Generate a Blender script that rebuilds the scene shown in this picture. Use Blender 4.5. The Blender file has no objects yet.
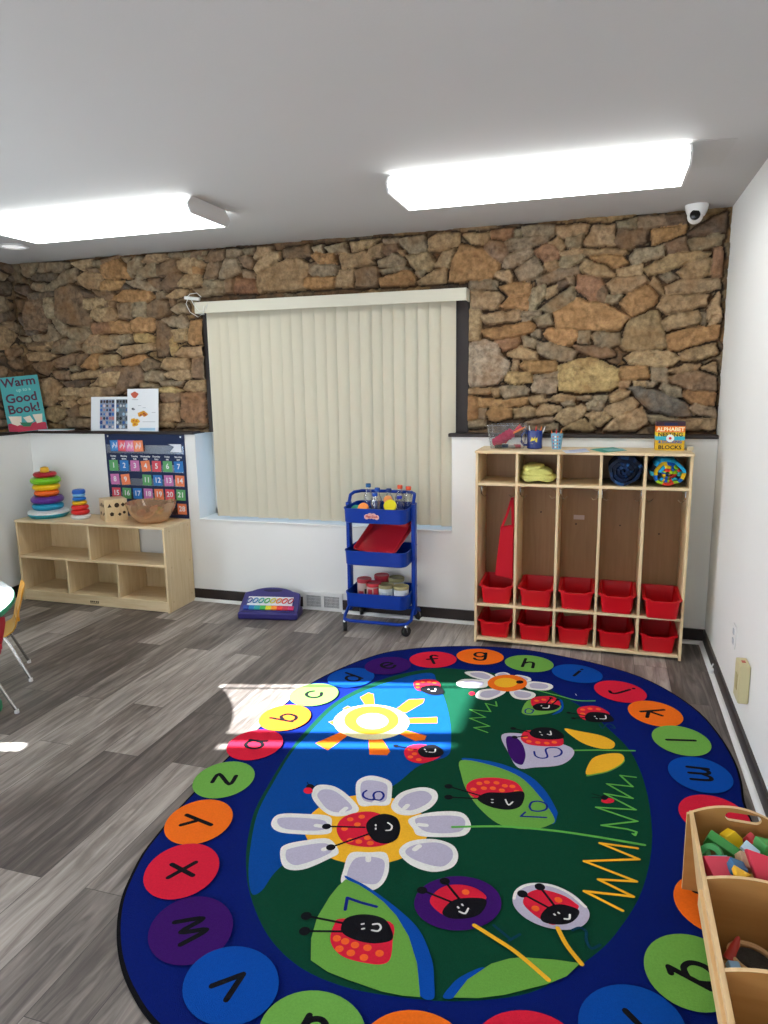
import bpy, math, random
import numpy as np
from mathutils import Vector, Matrix, noise
random.seed(7); rng = np.random.default_rng(7)
SC = bpy.context.scene
COL = SC.collection
PI = math.pi

# ------------------------------------------------------------------ camera model
CAMP = dict(f=706.7, yaw=-17.435, pitch=10.412, roll=-0.87, cx=-0.641, cy=-4.596, cz=1.637)
_y, _p, _r = [math.radians(CAMP[k]) for k in ('yaw', 'pitch', 'roll')]
CF = Vector((math.sin(_y)*math.cos(_p), math.cos(_y)*math.cos(_p), -math.sin(_p)))
_R = Vector((math.cos(_y), -math.sin(_y), 0)); _U = _R.cross(CF)
CR = _R*math.cos(_r) + _U*math.sin(_r); CU = -_R*math.sin(_r) + _U*math.cos(_r)
CP = Vector((CAMP['cx'], CAMP['cy'], CAMP['cz']))
def at(px, py, axis, val):
    """surveyed point of the room: where the sight line meets the plane axis=val"""
    d = CF*CAMP['f'] + CR*(px-384) - CU*(py-512)
    t = (val-CP[axis])/d[axis]
    return CP + d*t
H = 2.591; WL = 5.06; LEDGE = 1.298; SR = 0.093

# ------------------------------------------------------------------ materials
def lin(c):
    if isinstance(c, str):
        c = [int(c[i:i+2], 16)/255 for i in (0, 2, 4)]
    return tuple((x/12.92 if x <= .04045 else ((x+.055)/1.055)**2.4) for x in c) + (1,)
MATS = {}
def mat(name, color, rough=.5, metal=0, spec=.5, var=0, vscale=20, bump=0, bscale=80, emit=None, estr=0, coat=0, trans=0, ior=1.45):
    if name in MATS: return MATS[name]
    m = bpy.data.materials.new(name); m.use_nodes = True; nt = m.node_tree; b = nt.nodes['Principled BSDF']
    c = lin(color); b.inputs['Base Color'].default_value = c
    b.inputs['Roughness'].default_value = rough; b.inputs['Metallic'].default_value = metal
    b.inputs['Specular IOR Level'].default_value = spec; b.inputs['Coat Weight'].default_value = coat
    b.inputs['IOR'].default_value = ior
    if trans: b.inputs['Transmission Weight'].default_value = trans
    if emit: b.inputs['Emission Color'].default_value = lin(emit); b.inputs['Emission Strength'].default_value = estr
    tc = nt.nodes.new('ShaderNodeTexCoord')
    if var:
        n = nt.nodes.new('ShaderNodeTexNoise'); n.inputs['Scale'].default_value = vscale; n.inputs['Detail'].default_value = 4
        nt.links.new(tc.outputs['Object'], n.inputs['Vector'])
        mx = nt.nodes.new('ShaderNodeMix'); mx.data_type = 'RGBA'
        mx.inputs[6].default_value = tuple(x*(1-var) for x in c[:3])+(1,); mx.inputs[7].default_value = tuple(min(1, x*(1+var)) for x in c[:3])+(1,)
        nt.links.new(n.outputs['Fac'], mx.inputs[0]); nt.links.new(mx.outputs[2], b.inputs['Base Color'])
    if bump:
        n2 = nt.nodes.new('ShaderNodeTexNoise'); n2.inputs['Scale'].default_value = bscale; n2.inputs['Detail'].default_value = 5
        nt.links.new(tc.outputs['Object'], n2.inputs['Vector'])
        bp = nt.nodes.new('ShaderNodeBump'); bp.inputs['Strength'].default_value = bump; bp.inputs['Distance'].default_value = .01
        nt.links.new(n2.outputs['Fac'], bp.inputs['Height']); nt.links.new(bp.outputs['Normal'], b.inputs['Normal'])
    MATS[name] = m
    return m
def clear_mat(name, tint='ffffff', gloss=.12, rough=.03):
    if name in MATS: return MATS[name]
    m = bpy.data.materials.new(name); m.use_nodes = True; nt = m.node_tree; nt.nodes.clear()
    o = nt.nodes.new('ShaderNodeOutputMaterial'); t = nt.nodes.new('ShaderNodeBsdfTransparent'); g = nt.nodes.new('ShaderNodeBsdfGlossy')
    t.inputs['Color'].default_value = lin(tint); g.inputs['Roughness'].default_value = rough
    fr = nt.nodes.new('ShaderNodeLayerWeight'); fr.inputs['Blend'].default_value = .35
    mp = nt.nodes.new('ShaderNodeMath'); mp.operation = 'MULTIPLY_ADD'; mp.inputs[1].default_value = .5; mp.inputs[2].default_value = gloss
    mx = nt.nodes.new('ShaderNodeMixShader')
    nt.links.new(fr.outputs['Facing'], mp.inputs[0]); nt.links.new(mp.outputs[0], mx.inputs[0])
    nt.links.new(t.outputs[0], mx.inputs[1]); nt.links.new(g.outputs[0], mx.inputs[2]); nt.links.new(mx.outputs[0], o.inputs['Surface'])
    MATS[name] = m; return m
def wood_mat(name, c1, c2, scale=6, axis='Z', rough=.45):
    if name in MATS: return MATS[name]
    m = bpy.data.materials.new(name); m.use_nodes = True; nt = m.node_tree; b = nt.nodes['Principled BSDF']
    tc = nt.nodes.new('ShaderNodeTexCoord'); mp = nt.nodes.new('ShaderNodeMapping')
    s = {'Z': (8, 8, .7), 'X': (.7, 8, 8), 'Y': (8, .7, 8)}[axis]; mp.inputs['Scale'].default_value = s
    n = nt.nodes.new('ShaderNodeTexNoise'); n.inputs['Scale'].default_value = scale; n.inputs['Detail'].default_value = 6; n.inputs['Distortion'].default_value = .6
    cr = nt.nodes.new('ShaderNodeValToRGB'); cr.color_ramp.elements[0].position = .3; cr.color_ramp.elements[1].position = .7
    cr.color_ramp.elements[0].color = lin(c1); cr.color_ramp.elements[1].color = lin(c2)
    nt.links.new(tc.outputs['Object'], mp.inputs[0]); nt.links.new(mp.outputs[0], n.inputs['Vector']); nt.links.new(n.outputs['Fac'], cr.inputs[0])
    nt.links.new(cr.outputs[0], b.inputs['Base Color']); b.inputs['Roughness'].default_value = rough
    MATS[name] = m; return m

M_wall = mat('white_paint', 'ededea', .55, var=.02, vscale=3, bump=.08, bscale=60)
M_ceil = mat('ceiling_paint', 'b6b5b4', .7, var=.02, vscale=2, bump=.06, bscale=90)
M_patch = mat('grey_ceiling_patch', 'b4b3b1', .7)
M_dark = mat('dark_brown_wood', '2a201d', .45, var=.25, vscale=15)
M_white = mat('white_trim', 'e8e8e6', .4)
M_birch = wood_mat('birch', 'd8bd90', 'e6cfa6')
M_birchx = wood_mat('birch_edge', 'dec296', 'ebd5ae', axis='X')
M_birchd = wood_mat('birch_inner', 'c2a27c', 'd0b28c')
M_lockback = wood_mat('locker_back', '9c7850', 'a8835a')
M_pine = wood_mat('maple_ply', 'd9b27c', 'e6c595', axis='Y')
M_piner = wood_mat('maple_face', 'a3743f', 'b0824c', axis='X', scale=3)
M_red = mat('red_plastic', 'd0121f', .32)
M_redd = mat('red_cloth', 'd81830', .8, bump=.3, bscale=200)
M_blue = mat('blue_metal', '03369a', .4, spec=.3)
M_chrome = mat('chrome', 'c8c8c8', .2, metal=1)
M_black = mat('black_rubber', '141414', .5)
M_steel = mat('painted_white_metal', 'd9d9d9', .4)
M_lens = mat('lamp_lens', 'ffffff', .3, emit='fbfffd', estr=5.5)
M_blind = mat('cream_vinyl', 'd9d6c3', .55)
M_glass = clear_mat('window_glass', 'f4faff', .03)
M_clear = clear_mat('clear_plastic', 'fbfcfd', .05, .08)
M_paper = mat('white_paper', 'e9ecf0', .6)
M_ink = mat('black_ink', '15151a', .6)

# ------------------------------------------------------------------ mesh builder
class MB:
    def __init__(s): s.v = []; s.f = []; s.m = []; s.mats = []
    def mi(s, m):
        if m not in s.mats: s.mats.append(m)
        return s.mats.index(m)
    def add(s, vs, fs, m):
        o = len(s.v); i = s.mi(m); s.v += [tuple(v) for v in vs]
        for f in fs: s.f.append(tuple(o+k for k in f)); s.m.append(i)
        return s
    def box(s, x0, x1, y0, y1, z0, z1, m, mtx=None):
        vs = [Vector((x, y, z)) for z in (z0, z1) for y in (y0, y1) for x in (x0, x1)]
        if mtx: vs = [mtx @ v for v in vs]
        return s.add(vs, [(0, 2, 3, 1), (4, 5, 7, 6), (0, 1, 5, 4), (2, 6, 7, 3), (0, 4, 6, 2), (1, 3, 7, 5)], m)
    def rbox(s, x0, x1, y0, y1, z0, z1, r, m, mtx=None, n=3):
        # box with rounded edges: lofted rounded rectangles
        cx, cy = (x0+x1)/2, (y0+y1)/2; w, d = x1-x0, y1-y0; A = [PI/2*k/n for k in range(n+1)]
        L = [(z0+r*(1-math.sin(a)), r*(1-math.cos(a))) for a in A[::-1]]+[(z1-r*(1-math.sin(a)), r*(1-math.cos(a))) for a in A]
        loops = [[Vector((cx+p[0], cy+p[1], z)) for p in rrect(w-2*i, d-2*i, max(r-i, .0003), n)] for z, i in L]
        return s.loft(loops, m, mtx=mtx)
    def loft(s, loops, m, cap0=True, cap1=True, mtx=None, closed=True):
        n = len(loops[0]); vs = [mtx @ Vector(p) if mtx else Vector(p) for l in loops for p in l]; fs = []
        for i in range(len(loops)-1):
            for k in range(n if closed else n-1):
                a = i*n+k; b = i*n+(k+1) % n; fs.append((a, b, b+n, a+n))
        if cap0: fs.append(tuple(range(n-1, -1, -1)))
        if cap1: fs.append(tuple((len(loops)-1)*n+k for k in range(n)))
        return s.add(vs, fs, m)
    def lathe(s, prof, m, c=(0, 0, 0), n=24, sx=1, sy=1, mtx=None, cap0=True, cap1=True):
        loops = [[Vector((c[0]+r*sx*math.cos(2*PI*k/n), c[1]+r*sy*math.sin(2*PI*k/n), c[2]+z)) for k in range(n)] for r, z in prof]
        return s.loft(loops, m, cap0, cap1, mtx)
    def tube(s, pts, r, m, n=8, caps=True):
        pts = [Vector(p) for p in pts]; loops = []; up = None
        for i, p in enumerate(pts):
            t = (pts[min(i+1, len(pts)-1)]-pts[max(i-1, 0)]).normalized()
            if up is None: up = Vector((0, 0, 1)) if abs(t.z) < .9 else Vector((1, 0, 0))
            a = t.cross(up).normalized(); b = t.cross(a).normalized(); up = -b if False else up
            rr = r[i] if isinstance(r, (list, tuple)) else r
            loops.append([p+(a*math.cos(2*PI*k/n)+b*math.sin(2*PI*k/n))*rr for k in range(n)])
        return s.loft(loops, m, caps, caps)
    def prism(s, poly, z0, z1, m, mtx=None):
        n = len(poly); l0 = [Vector((p[0], p[1], z0)) for p in poly]; l1 = [Vector((p[0], p[1], z1)) for p in poly]
        return s.loft([l0, l1], m, mtx=mtx)
    def sphere(s, c, r, m, n=16, sx=1, sy=1, sz=1):
        prof = [(max(r*math.sin(PI*k/(n//2)), r*.01), -r*sz*math.cos(PI*k/(n//2))) for k in range(n//2+1)]
        return s.lathe(prof, m, c, n, sx, sy)
    def flat(s, poly, z, m, mtx=None):
        vs = [Vector((p[0], p[1], z)) for p in poly]
        if mtx: vs = [mtx @ v for v in vs]
        return s.add(vs, [tuple(range(len(vs)))], m)
    def text(s, body, size, m, mtx, depth=.0006, align='CENTER', bold=0, shear=0, sx=1):
        cu = bpy.data.curves.new('t', 'FONT'); cu.body = body; cu.size = size; cu.align_x = align; cu.align_y = 'CENTER'
        cu.extrude = depth/2; cu.offset = bold; cu.resolution_u = 3; cu.shear = shear
        ob = bpy.data.objects.new('t', cu); COL.objects.link(ob)
        dg = bpy.context.evaluated_depsgraph_get(); me = bpy.data.meshes.new_from_object(ob.evaluated_get(dg))
        s.add([mtx @ Vector((v.co.x*sx, v.co.y, v.co.z)) for v in me.vertices], [tuple(p.vertices) for p in me.polygons], m)
        bpy.data.objects.remove(ob); bpy.data.curves.remove(cu); bpy.data.meshes.remove(me); return s
    def build(s, name, parent=None, smooth=False, bevel=0, fix=True, loc=None, rz=0, seg=2):
        me = bpy.data.meshes.new(name); me.from_pydata(s.v, [], s.f)
        for m in s.mats: me.materials.append(m)
        me.polygons.foreach_set('material_index', s.m)
        if fix:
            import bmesh
            bm = bmesh.new(); bm.from_mesh(me); bmesh.ops.recalc_face_normals(bm, faces=bm.faces); bm.to_mesh(me); bm.free()
        if smooth:
            me.polygons.foreach_set('use_smooth', [True]*len(me.polygons))
            try: me.set_sharp_from_angle(angle=math.radians(smooth if smooth > 1 else 40))
            except Exception: pass
        o = bpy.data.objects.new(name, me); COL.objects.link(o)
        if parent: o.parent = parent
        if loc: o.location = loc
        if rz: o.rotation_euler.z = rz
        if bevel:
            b = o.modifiers.new('bevel', 'BEVEL'); b.width = bevel; b.segments = seg; b.limit_method = 'ANGLE'; b.angle_limit = math.radians(40)
        return o
def rrect(w, d, r, n=4):
    r = min(r, w/2*.999, d/2*.999); P = []
    for cx, cy, a0 in ((w/2-r, d/2-r, 0), (-w/2+r, d/2-r, 90), (-w/2+r, -d/2+r, 180), (w/2-r, -d/2+r, 270)):
        for k in range(n+1):
            a = math.radians(a0+90*k/n); P.append((cx+r*math.cos(a), cy+r*math.sin(a)))
    return P
def tag(o, label=None, cat=None, group=None, kind=None):
    if label: o['label'] = label
    if cat: o['category'] = cat
    if group: o['group'] = group
    if kind: o['kind'] = kind
    return o
def empty(name, loc, rz=0, label=None, cat=None, group=None):
    o = bpy.data.objects.new(name, None); o.empty_display_size = .05; COL.objects.link(o); o.location = loc; o.rotation_euler = (0, 0, rz)
    return tag(o, label, cat, group)
def copy_tree(o, parent=None):
    c = o.copy(); COL.objects.link(c); c.parent = parent
    for ch in list(o.children): copy_tree(ch, c)
    return c
def struct(o, label=None): o['kind'] = 'structure'; 
def T(x, y, z): return Matrix.Translation((x, y, z))
def RX(a): return Matrix.Rotation(math.radians(a), 4, 'X')
def RY(a): return Matrix.Rotation(math.radians(a), 4, 'Y')
def RZ(a): return Matrix.Rotation(math.radians(a), 4, 'Z')
FRONT = RX(90)      # text/polygons in xy turned to stand upright facing -y

# ================================================================== ROOM SHELL
YR = -7.0           # wall behind the camera
def floor_mat():
    m = bpy.data.materials.new('grey_plank_floor'); m.use_nodes = True; nt = m.node_tree; b = nt.nodes['Principled BSDF']; L = nt.links.new
    tc = nt.nodes.new('ShaderNodeTexCoord'); mp = nt.nodes.new('ShaderNodeMapping'); mp.inputs['Rotation'].default_value = (0, 0, PI/2); mp.inputs['Location'].default_value = (.3, .07, 0)
    L(tc.outputs['Object'], mp.inputs[0])
    br = nt.nodes.new('ShaderNodeTexBrick'); br.inputs['Scale'].default_value = 1; br.inputs['Brick Width'].default_value = 1.22; br.inputs['Row Height'].default_value = .18
    br.inputs['Mortar Size'].default_value = .0012; br.inputs['Mortar Smooth'].default_value = .1; br.offset = .37; br.inputs['Bias'].default_value = 0
    br.inputs['Color1'].default_value = (0, 0, 0, 1); br.inputs['Color2'].default_value = (1, 1, 1, 1); br.inputs['Mortar'].default_value = (0, 0, 0, 1)
    L(mp.outputs[0], br.inputs['Vector'])
    # streaky grain, shifted plank by plank
    ml = nt.nodes.new('ShaderNodeVectorMath'); ml.operation = 'MULTIPLY_ADD'; ml.inputs[1].default_value = (7, 31, 0)
    L(br.outputs['Color'], ml.inputs[0]); L(mp.outputs[0], ml.inputs[2])
    mp2 = nt.nodes.new('ShaderNodeMapping'); mp2.inputs['Scale'].default_value = (1.6, 17, 1); L(ml.outputs[0], mp2.inputs[0])
    n = nt.nodes.new('ShaderNodeTexNoise'); n.inputs['Scale'].default_value = 1.6; n.inputs['Detail'].default_value = 8; n.inputs['Distortion'].default_value = .8; n.inputs['Roughness'].default_value = .62; L(mp2.outputs[0], n.inputs['Vector'])
    mp3 = nt.nodes.new('ShaderNodeMapping'); mp3.inputs['Scale'].default_value = (.9, 3.5, 1); L(ml.outputs[0], mp3.inputs[0])
    n2 = nt.nodes.new('ShaderNodeTexNoise'); n2.inputs['Scale'].default_value = 1.5; n2.inputs['Detail'].default_value = 3; L(mp3.outputs[0], n2.inputs['Vector'])
    a = nt.nodes.new('ShaderNodeMath'); a.operation = 'MULTIPLY_ADD'; a.inputs[1].default_value = .36; L(br.outputs['Color'], a.inputs[0])
    s1 = nt.nodes.new('ShaderNodeMath'); s1.operation = 'MULTIPLY_ADD'; s1.inputs[1].default_value = .95; s1.inputs[2].default_value = -.25; L(n.outputs['Fac'], s1.inputs[0])
    s2 = nt.nodes.new('ShaderNodeMath'); s2.operation = 'MULTIPLY_ADD'; s2.inputs[1].default_value = .42; L(n2.outputs['Fac'], s2.inputs[0]); L(s1.outputs[0], s2.inputs[2]); L(s2.outputs[0], a.inputs[2])
    cr = nt.nodes.new('ShaderNodeValToRGB'); e = cr.color_ramp.elements; e[0].position = .22; e[0].color = lin('3a322f'); e[1].position = .9; e[1].color = lin('b8aea6')
    x = e.new(.42); x.color = lin('584f4a'); x = e.new(.62); x.color = lin('80766f'); L(a.outputs[0], cr.inputs[0])
    dk = nt.nodes.new('ShaderNodeMix'); dk.data_type = 'RGBA'; dk.blend_type = 'MIX'; dk.inputs[7].default_value = lin('2b2624')
    mf = nt.nodes.new('ShaderNodeMath'); mf.operation = 'MULTIPLY'; mf.inputs[1].default_value = .75; L(br.outputs['Fac'], mf.inputs[0])
    L(mf.outputs[0], dk.inputs[0]); L(cr.outputs[0], dk.inputs[6]); L(dk.outputs[2], b.inputs['Base Color'])
    b.inputs['Roughness'].default_value = .42
    bp = nt.nodes.new('ShaderNodeBump'); bp.inputs['Strength'].default_value = .12; bp.inputs['Distance'].default_value = .004; L(n.outputs['Fac'], bp.inputs['Height']); L(bp.outputs['Normal'], b.inputs['Normal'])
    return m
def S(mb, name, **k):
    o = mb.build(name, **k); o['kind'] = 'structure'; return o
S(MB().box(-5.3, .25, YR-.2, .5, -.1, 0, floor_mat()), 'floor')
S(MB().box(-5.3, .25, YR-.2, .5, H, H+.1, M_ceil), 'ceiling')
S(MB().box(0, .2, YR-.2, .5, 0, H, M_wall), 'wall_right')
# lower white part of the back wall with the window notch
WX0, WX1, ZS = -3.545, -1.609, .632
b = MB(); b.prism([(-5.3, 0), (0, 0), (0, LEDGE-.012), (WX1, LEDGE-.012), (WX1, ZS), (WX0, ZS), (WX0, LEDGE-.012), (-5.3, LEDGE-.012)], -.35, 0, M_wall, FRONT)
S(b, 'wall_back', bevel=.006)
# wall masonry core behind the stones
SX0, SX1, SZT = -3.475, -1.515, 2.19
core = mat('mortar', '4b3f33', .95, var=.3, vscale=25, bump=.6, bscale=60)
b = MB(); b.box(-5.3, SX0, SR+.03, .35, LEDGE-.012, H, core); b.box(SX1, 0, SR+.03, .35, LEDGE-.012, H, core); b.box(SX0, SX1, SR+.03, .35, SZT, H, core)
S(b, 'wall_back_core')
# left wall with glazed door opening (DY0..DY1)
DY0, DY1, DZ = -2.79, -2.03, 2.14
LY_0, LY_1, LZ = -6.9, -5.3, 2.2      # unseen left-wall window, added behind the camera to bring in more light
b = MB(); b.box(-5.16, -WL, DY1, 0, 0, LEDGE-.012, M_wall); b.box(-5.16, -WL, YR, LY_0, 0, LEDGE-.012, M_wall); b.box(-5.16, -WL, LY_1, DY0, 0, LEDGE-.012, M_wall); b.box(-5.16, -WL, LY_0, LY_1, 0, .80, M_wall)
S(b, 'wall_left')
b = MB(); b.box(-5.26, -WL-SR, DY1, .4, LEDGE-.012, H, core); b.box(-5.26, -WL-SR, YR, LY_0, LEDGE-.012, H, core); b.box(-5.26, -WL-SR, LY_1, DY0, LEDGE-.012, H, core); b.box(-5.26, -WL-SR, LY_0, LY_1, LZ, H, core); b.box(-5.26, -WL-SR, DY0, DY1, DZ, H, core)
S(b, 'wall_left_core')
# rear wall with a wide window
RX0, RX1, RZ0, RZ1 = -4.3, -1.2, .75, 2.2
b = MB(); b.box(-5.3, RX0, YR-.15, YR, 0, H, M_wall); b.box(RX1, .2, YR-.15, YR, 0, H, M_wall); b.box(RX0, RX1, YR-.15, YR, 0, RZ0, M_wall); b.box(RX0, RX1, YR-.15, YR, RZ1, H, M_wall)
S(b, 'wall_rear')
w = S(MB().box(RX0, RX1, YR-.09, YR-.08, RZ0, RZ1, M_glass), 'window_2')
b = MB()
for x in (RX0, (RX0*2+RX1)/3, (RX0+RX1*2)/3, RX1-.05): b.box(x, x+.05, YR-.11, YR-.06, RZ0, RZ1, M_white)
b.box(RX0, RX1, YR-.11, YR-.06, RZ0, RZ0+.05, M_white); b.box(RX0, RX1, YR-.11, YR-.06, RZ1-.05, RZ1, M_white)
b.build('window_frame', w)
w = S(MB().box(-5.125, -5.12, LY_0, LY_1, .8, LZ, M_glass), 'added_window')
b = MB(); b.box(-5.14, -5.10, LY_0, LY_1, .80, .85, M_white); b.box(-5.14, -5.10, LY_0, LY_1, LZ-.05, LZ, M_white)
for y in (LY_0, (LY_0+LY_1)/2-.025, LY_1-.05): b.box(-5.14, -5.10, y, y+.05, .8, LZ, M_white)
b.build('window_frame', w)
d = S(MB().box(-5.125, -5.12, DY0, DY1, .03, DZ, M_glass), 'door_1')
b = MB()                                  # mullions of the glazed door: what cuts the sun patch into bands
b.box(-5.135, -5.105, -2.70, -2.605, 0, DZ, M_white); b.box(-5.13, -5.11, -2.085, -2.07, 0, DZ, M_white)
b.box(-5.135, -5.105, DY0, DY1, 0, .08, M_white); b.box(-5.135, -5.105, DY0, DY1, DZ-.01, DZ+.03, M_white); b.build('door_frame', d)

# back window: glass, outer frame, dark stone-side casing
w = S(MB().box(WX0+.0, WX1, .262, .268, ZS, 2.2, M_glass), 'window_1')
b = MB()
for x0, x1 in ((WX0, WX0+.05), (WX1-.05, WX1), ((WX0+WX1)/2-.025, (WX0+WX1)/2+.025)): b.box(x0, x1, .24, .29, ZS, 2.2, M_white)
b.box(WX0, WX1, .24, .29, ZS, ZS+.05, M_white); b.box(WX0, WX1, .24, .29, 2.15, 2.2, M_white); b.build('window_frame', w)
b = MB(); b.box(SX1-.085, SX1, SR-.005, .30, LEDGE, SZT, M_dark); b.box(SX0, SX0+.03, SR-.005, .30, LEDGE, SZT, M_dark); b.box(SX0, SX1, SR+.0, .30, SZT-.04, SZT, M_dark)
b.build('casing', w, bevel=.004)
b = MB(); b.box(WX0-.005, WX1+.005, -.012, .24, ZS, ZS+.012, M_wall); b.build('window_sill', w, bevel=.005)
# ledges
b = MB(); b.box(-5.16, WX0+.0, -.018, SR+.05, LEDGE-.022, LEDGE, M_dark); S(b, 'trim_1', bevel=.004)
b = MB(); b.box(WX1-.02, -.0, -.018, SR+.05, LEDGE-.022, LEDGE, M_dark); S(b, 'trim_2', bevel=.004)
b = MB(); b.box(-5.16, -WL+.018, DY1, -.018, LEDGE-.022, LEDGE, M_dark); b.box(-5.16, -WL+.018, YR, LY_0, LEDGE-.022, LEDGE, M_dark); b.box(-5.16, -WL+.018, LY_1, DY0, LEDGE-.022, LEDGE, M_dark); S(b, 'trim_3', bevel=.004)
# baseboards (dark) and white shoe moulding
M_base = mat('dark_vinyl_base', '2b2220', .4)
def shoe(mb, p, q, inward):
    p, q, inw = Vector(p), Vector(q), Vector(inward); prof = [(0, 0), (.022, 0)]+[(.022*math.cos(a), .02*math.sin(a)) for a in (.4, .8, 1.2)]+[(0, .02)]
    mb.loft([[P+inw*a+Vector((0, 0, z)) for a, z in prof] for P in (p, q)], M_white)
S(MB().box(-5.06, -2.715, -.012, 0, 0, .092, M_base).box(-2.405, 0, -.012, 0, 0, .092, M_base), 'baseboard_back')
S(MB().box(-.012, 0, YR, -.012, 0, .092, M_base), 'baseboard_right')
S(MB().box(-5.06, -5.048, DY1, -.012, 0, .092, M_base).box(-5.06, -5.048, YR, DY0, 0, .092, M_base), 'baseboard_left')
b = MB(); shoe(b, (-3.62, -.012, 0), (-2.715, -.012, 0), (0, -1, 0)); shoe(b, (-2.405, -.012, 0), (-1.39, -.012, 0), (0, -1, 0)); shoe(b, (-.163, -.012, 0), (-.012, -.012, 0), (0, -1, 0)); S(b, 'trim_4')
b = MB(); shoe(b, (-.012, YR, 0), (-.012, -.012, 0), (-1, 0, 0)); S(b, 'trim_5')
# thin, slightly darker grey patch on the ceiling beside the right lamp
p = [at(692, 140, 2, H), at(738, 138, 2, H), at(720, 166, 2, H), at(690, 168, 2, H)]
S(MB().prism([(q.x, q.y) for q in p], H-.0015, H+.002, M_patch), 'ceiling_patch')
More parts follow.
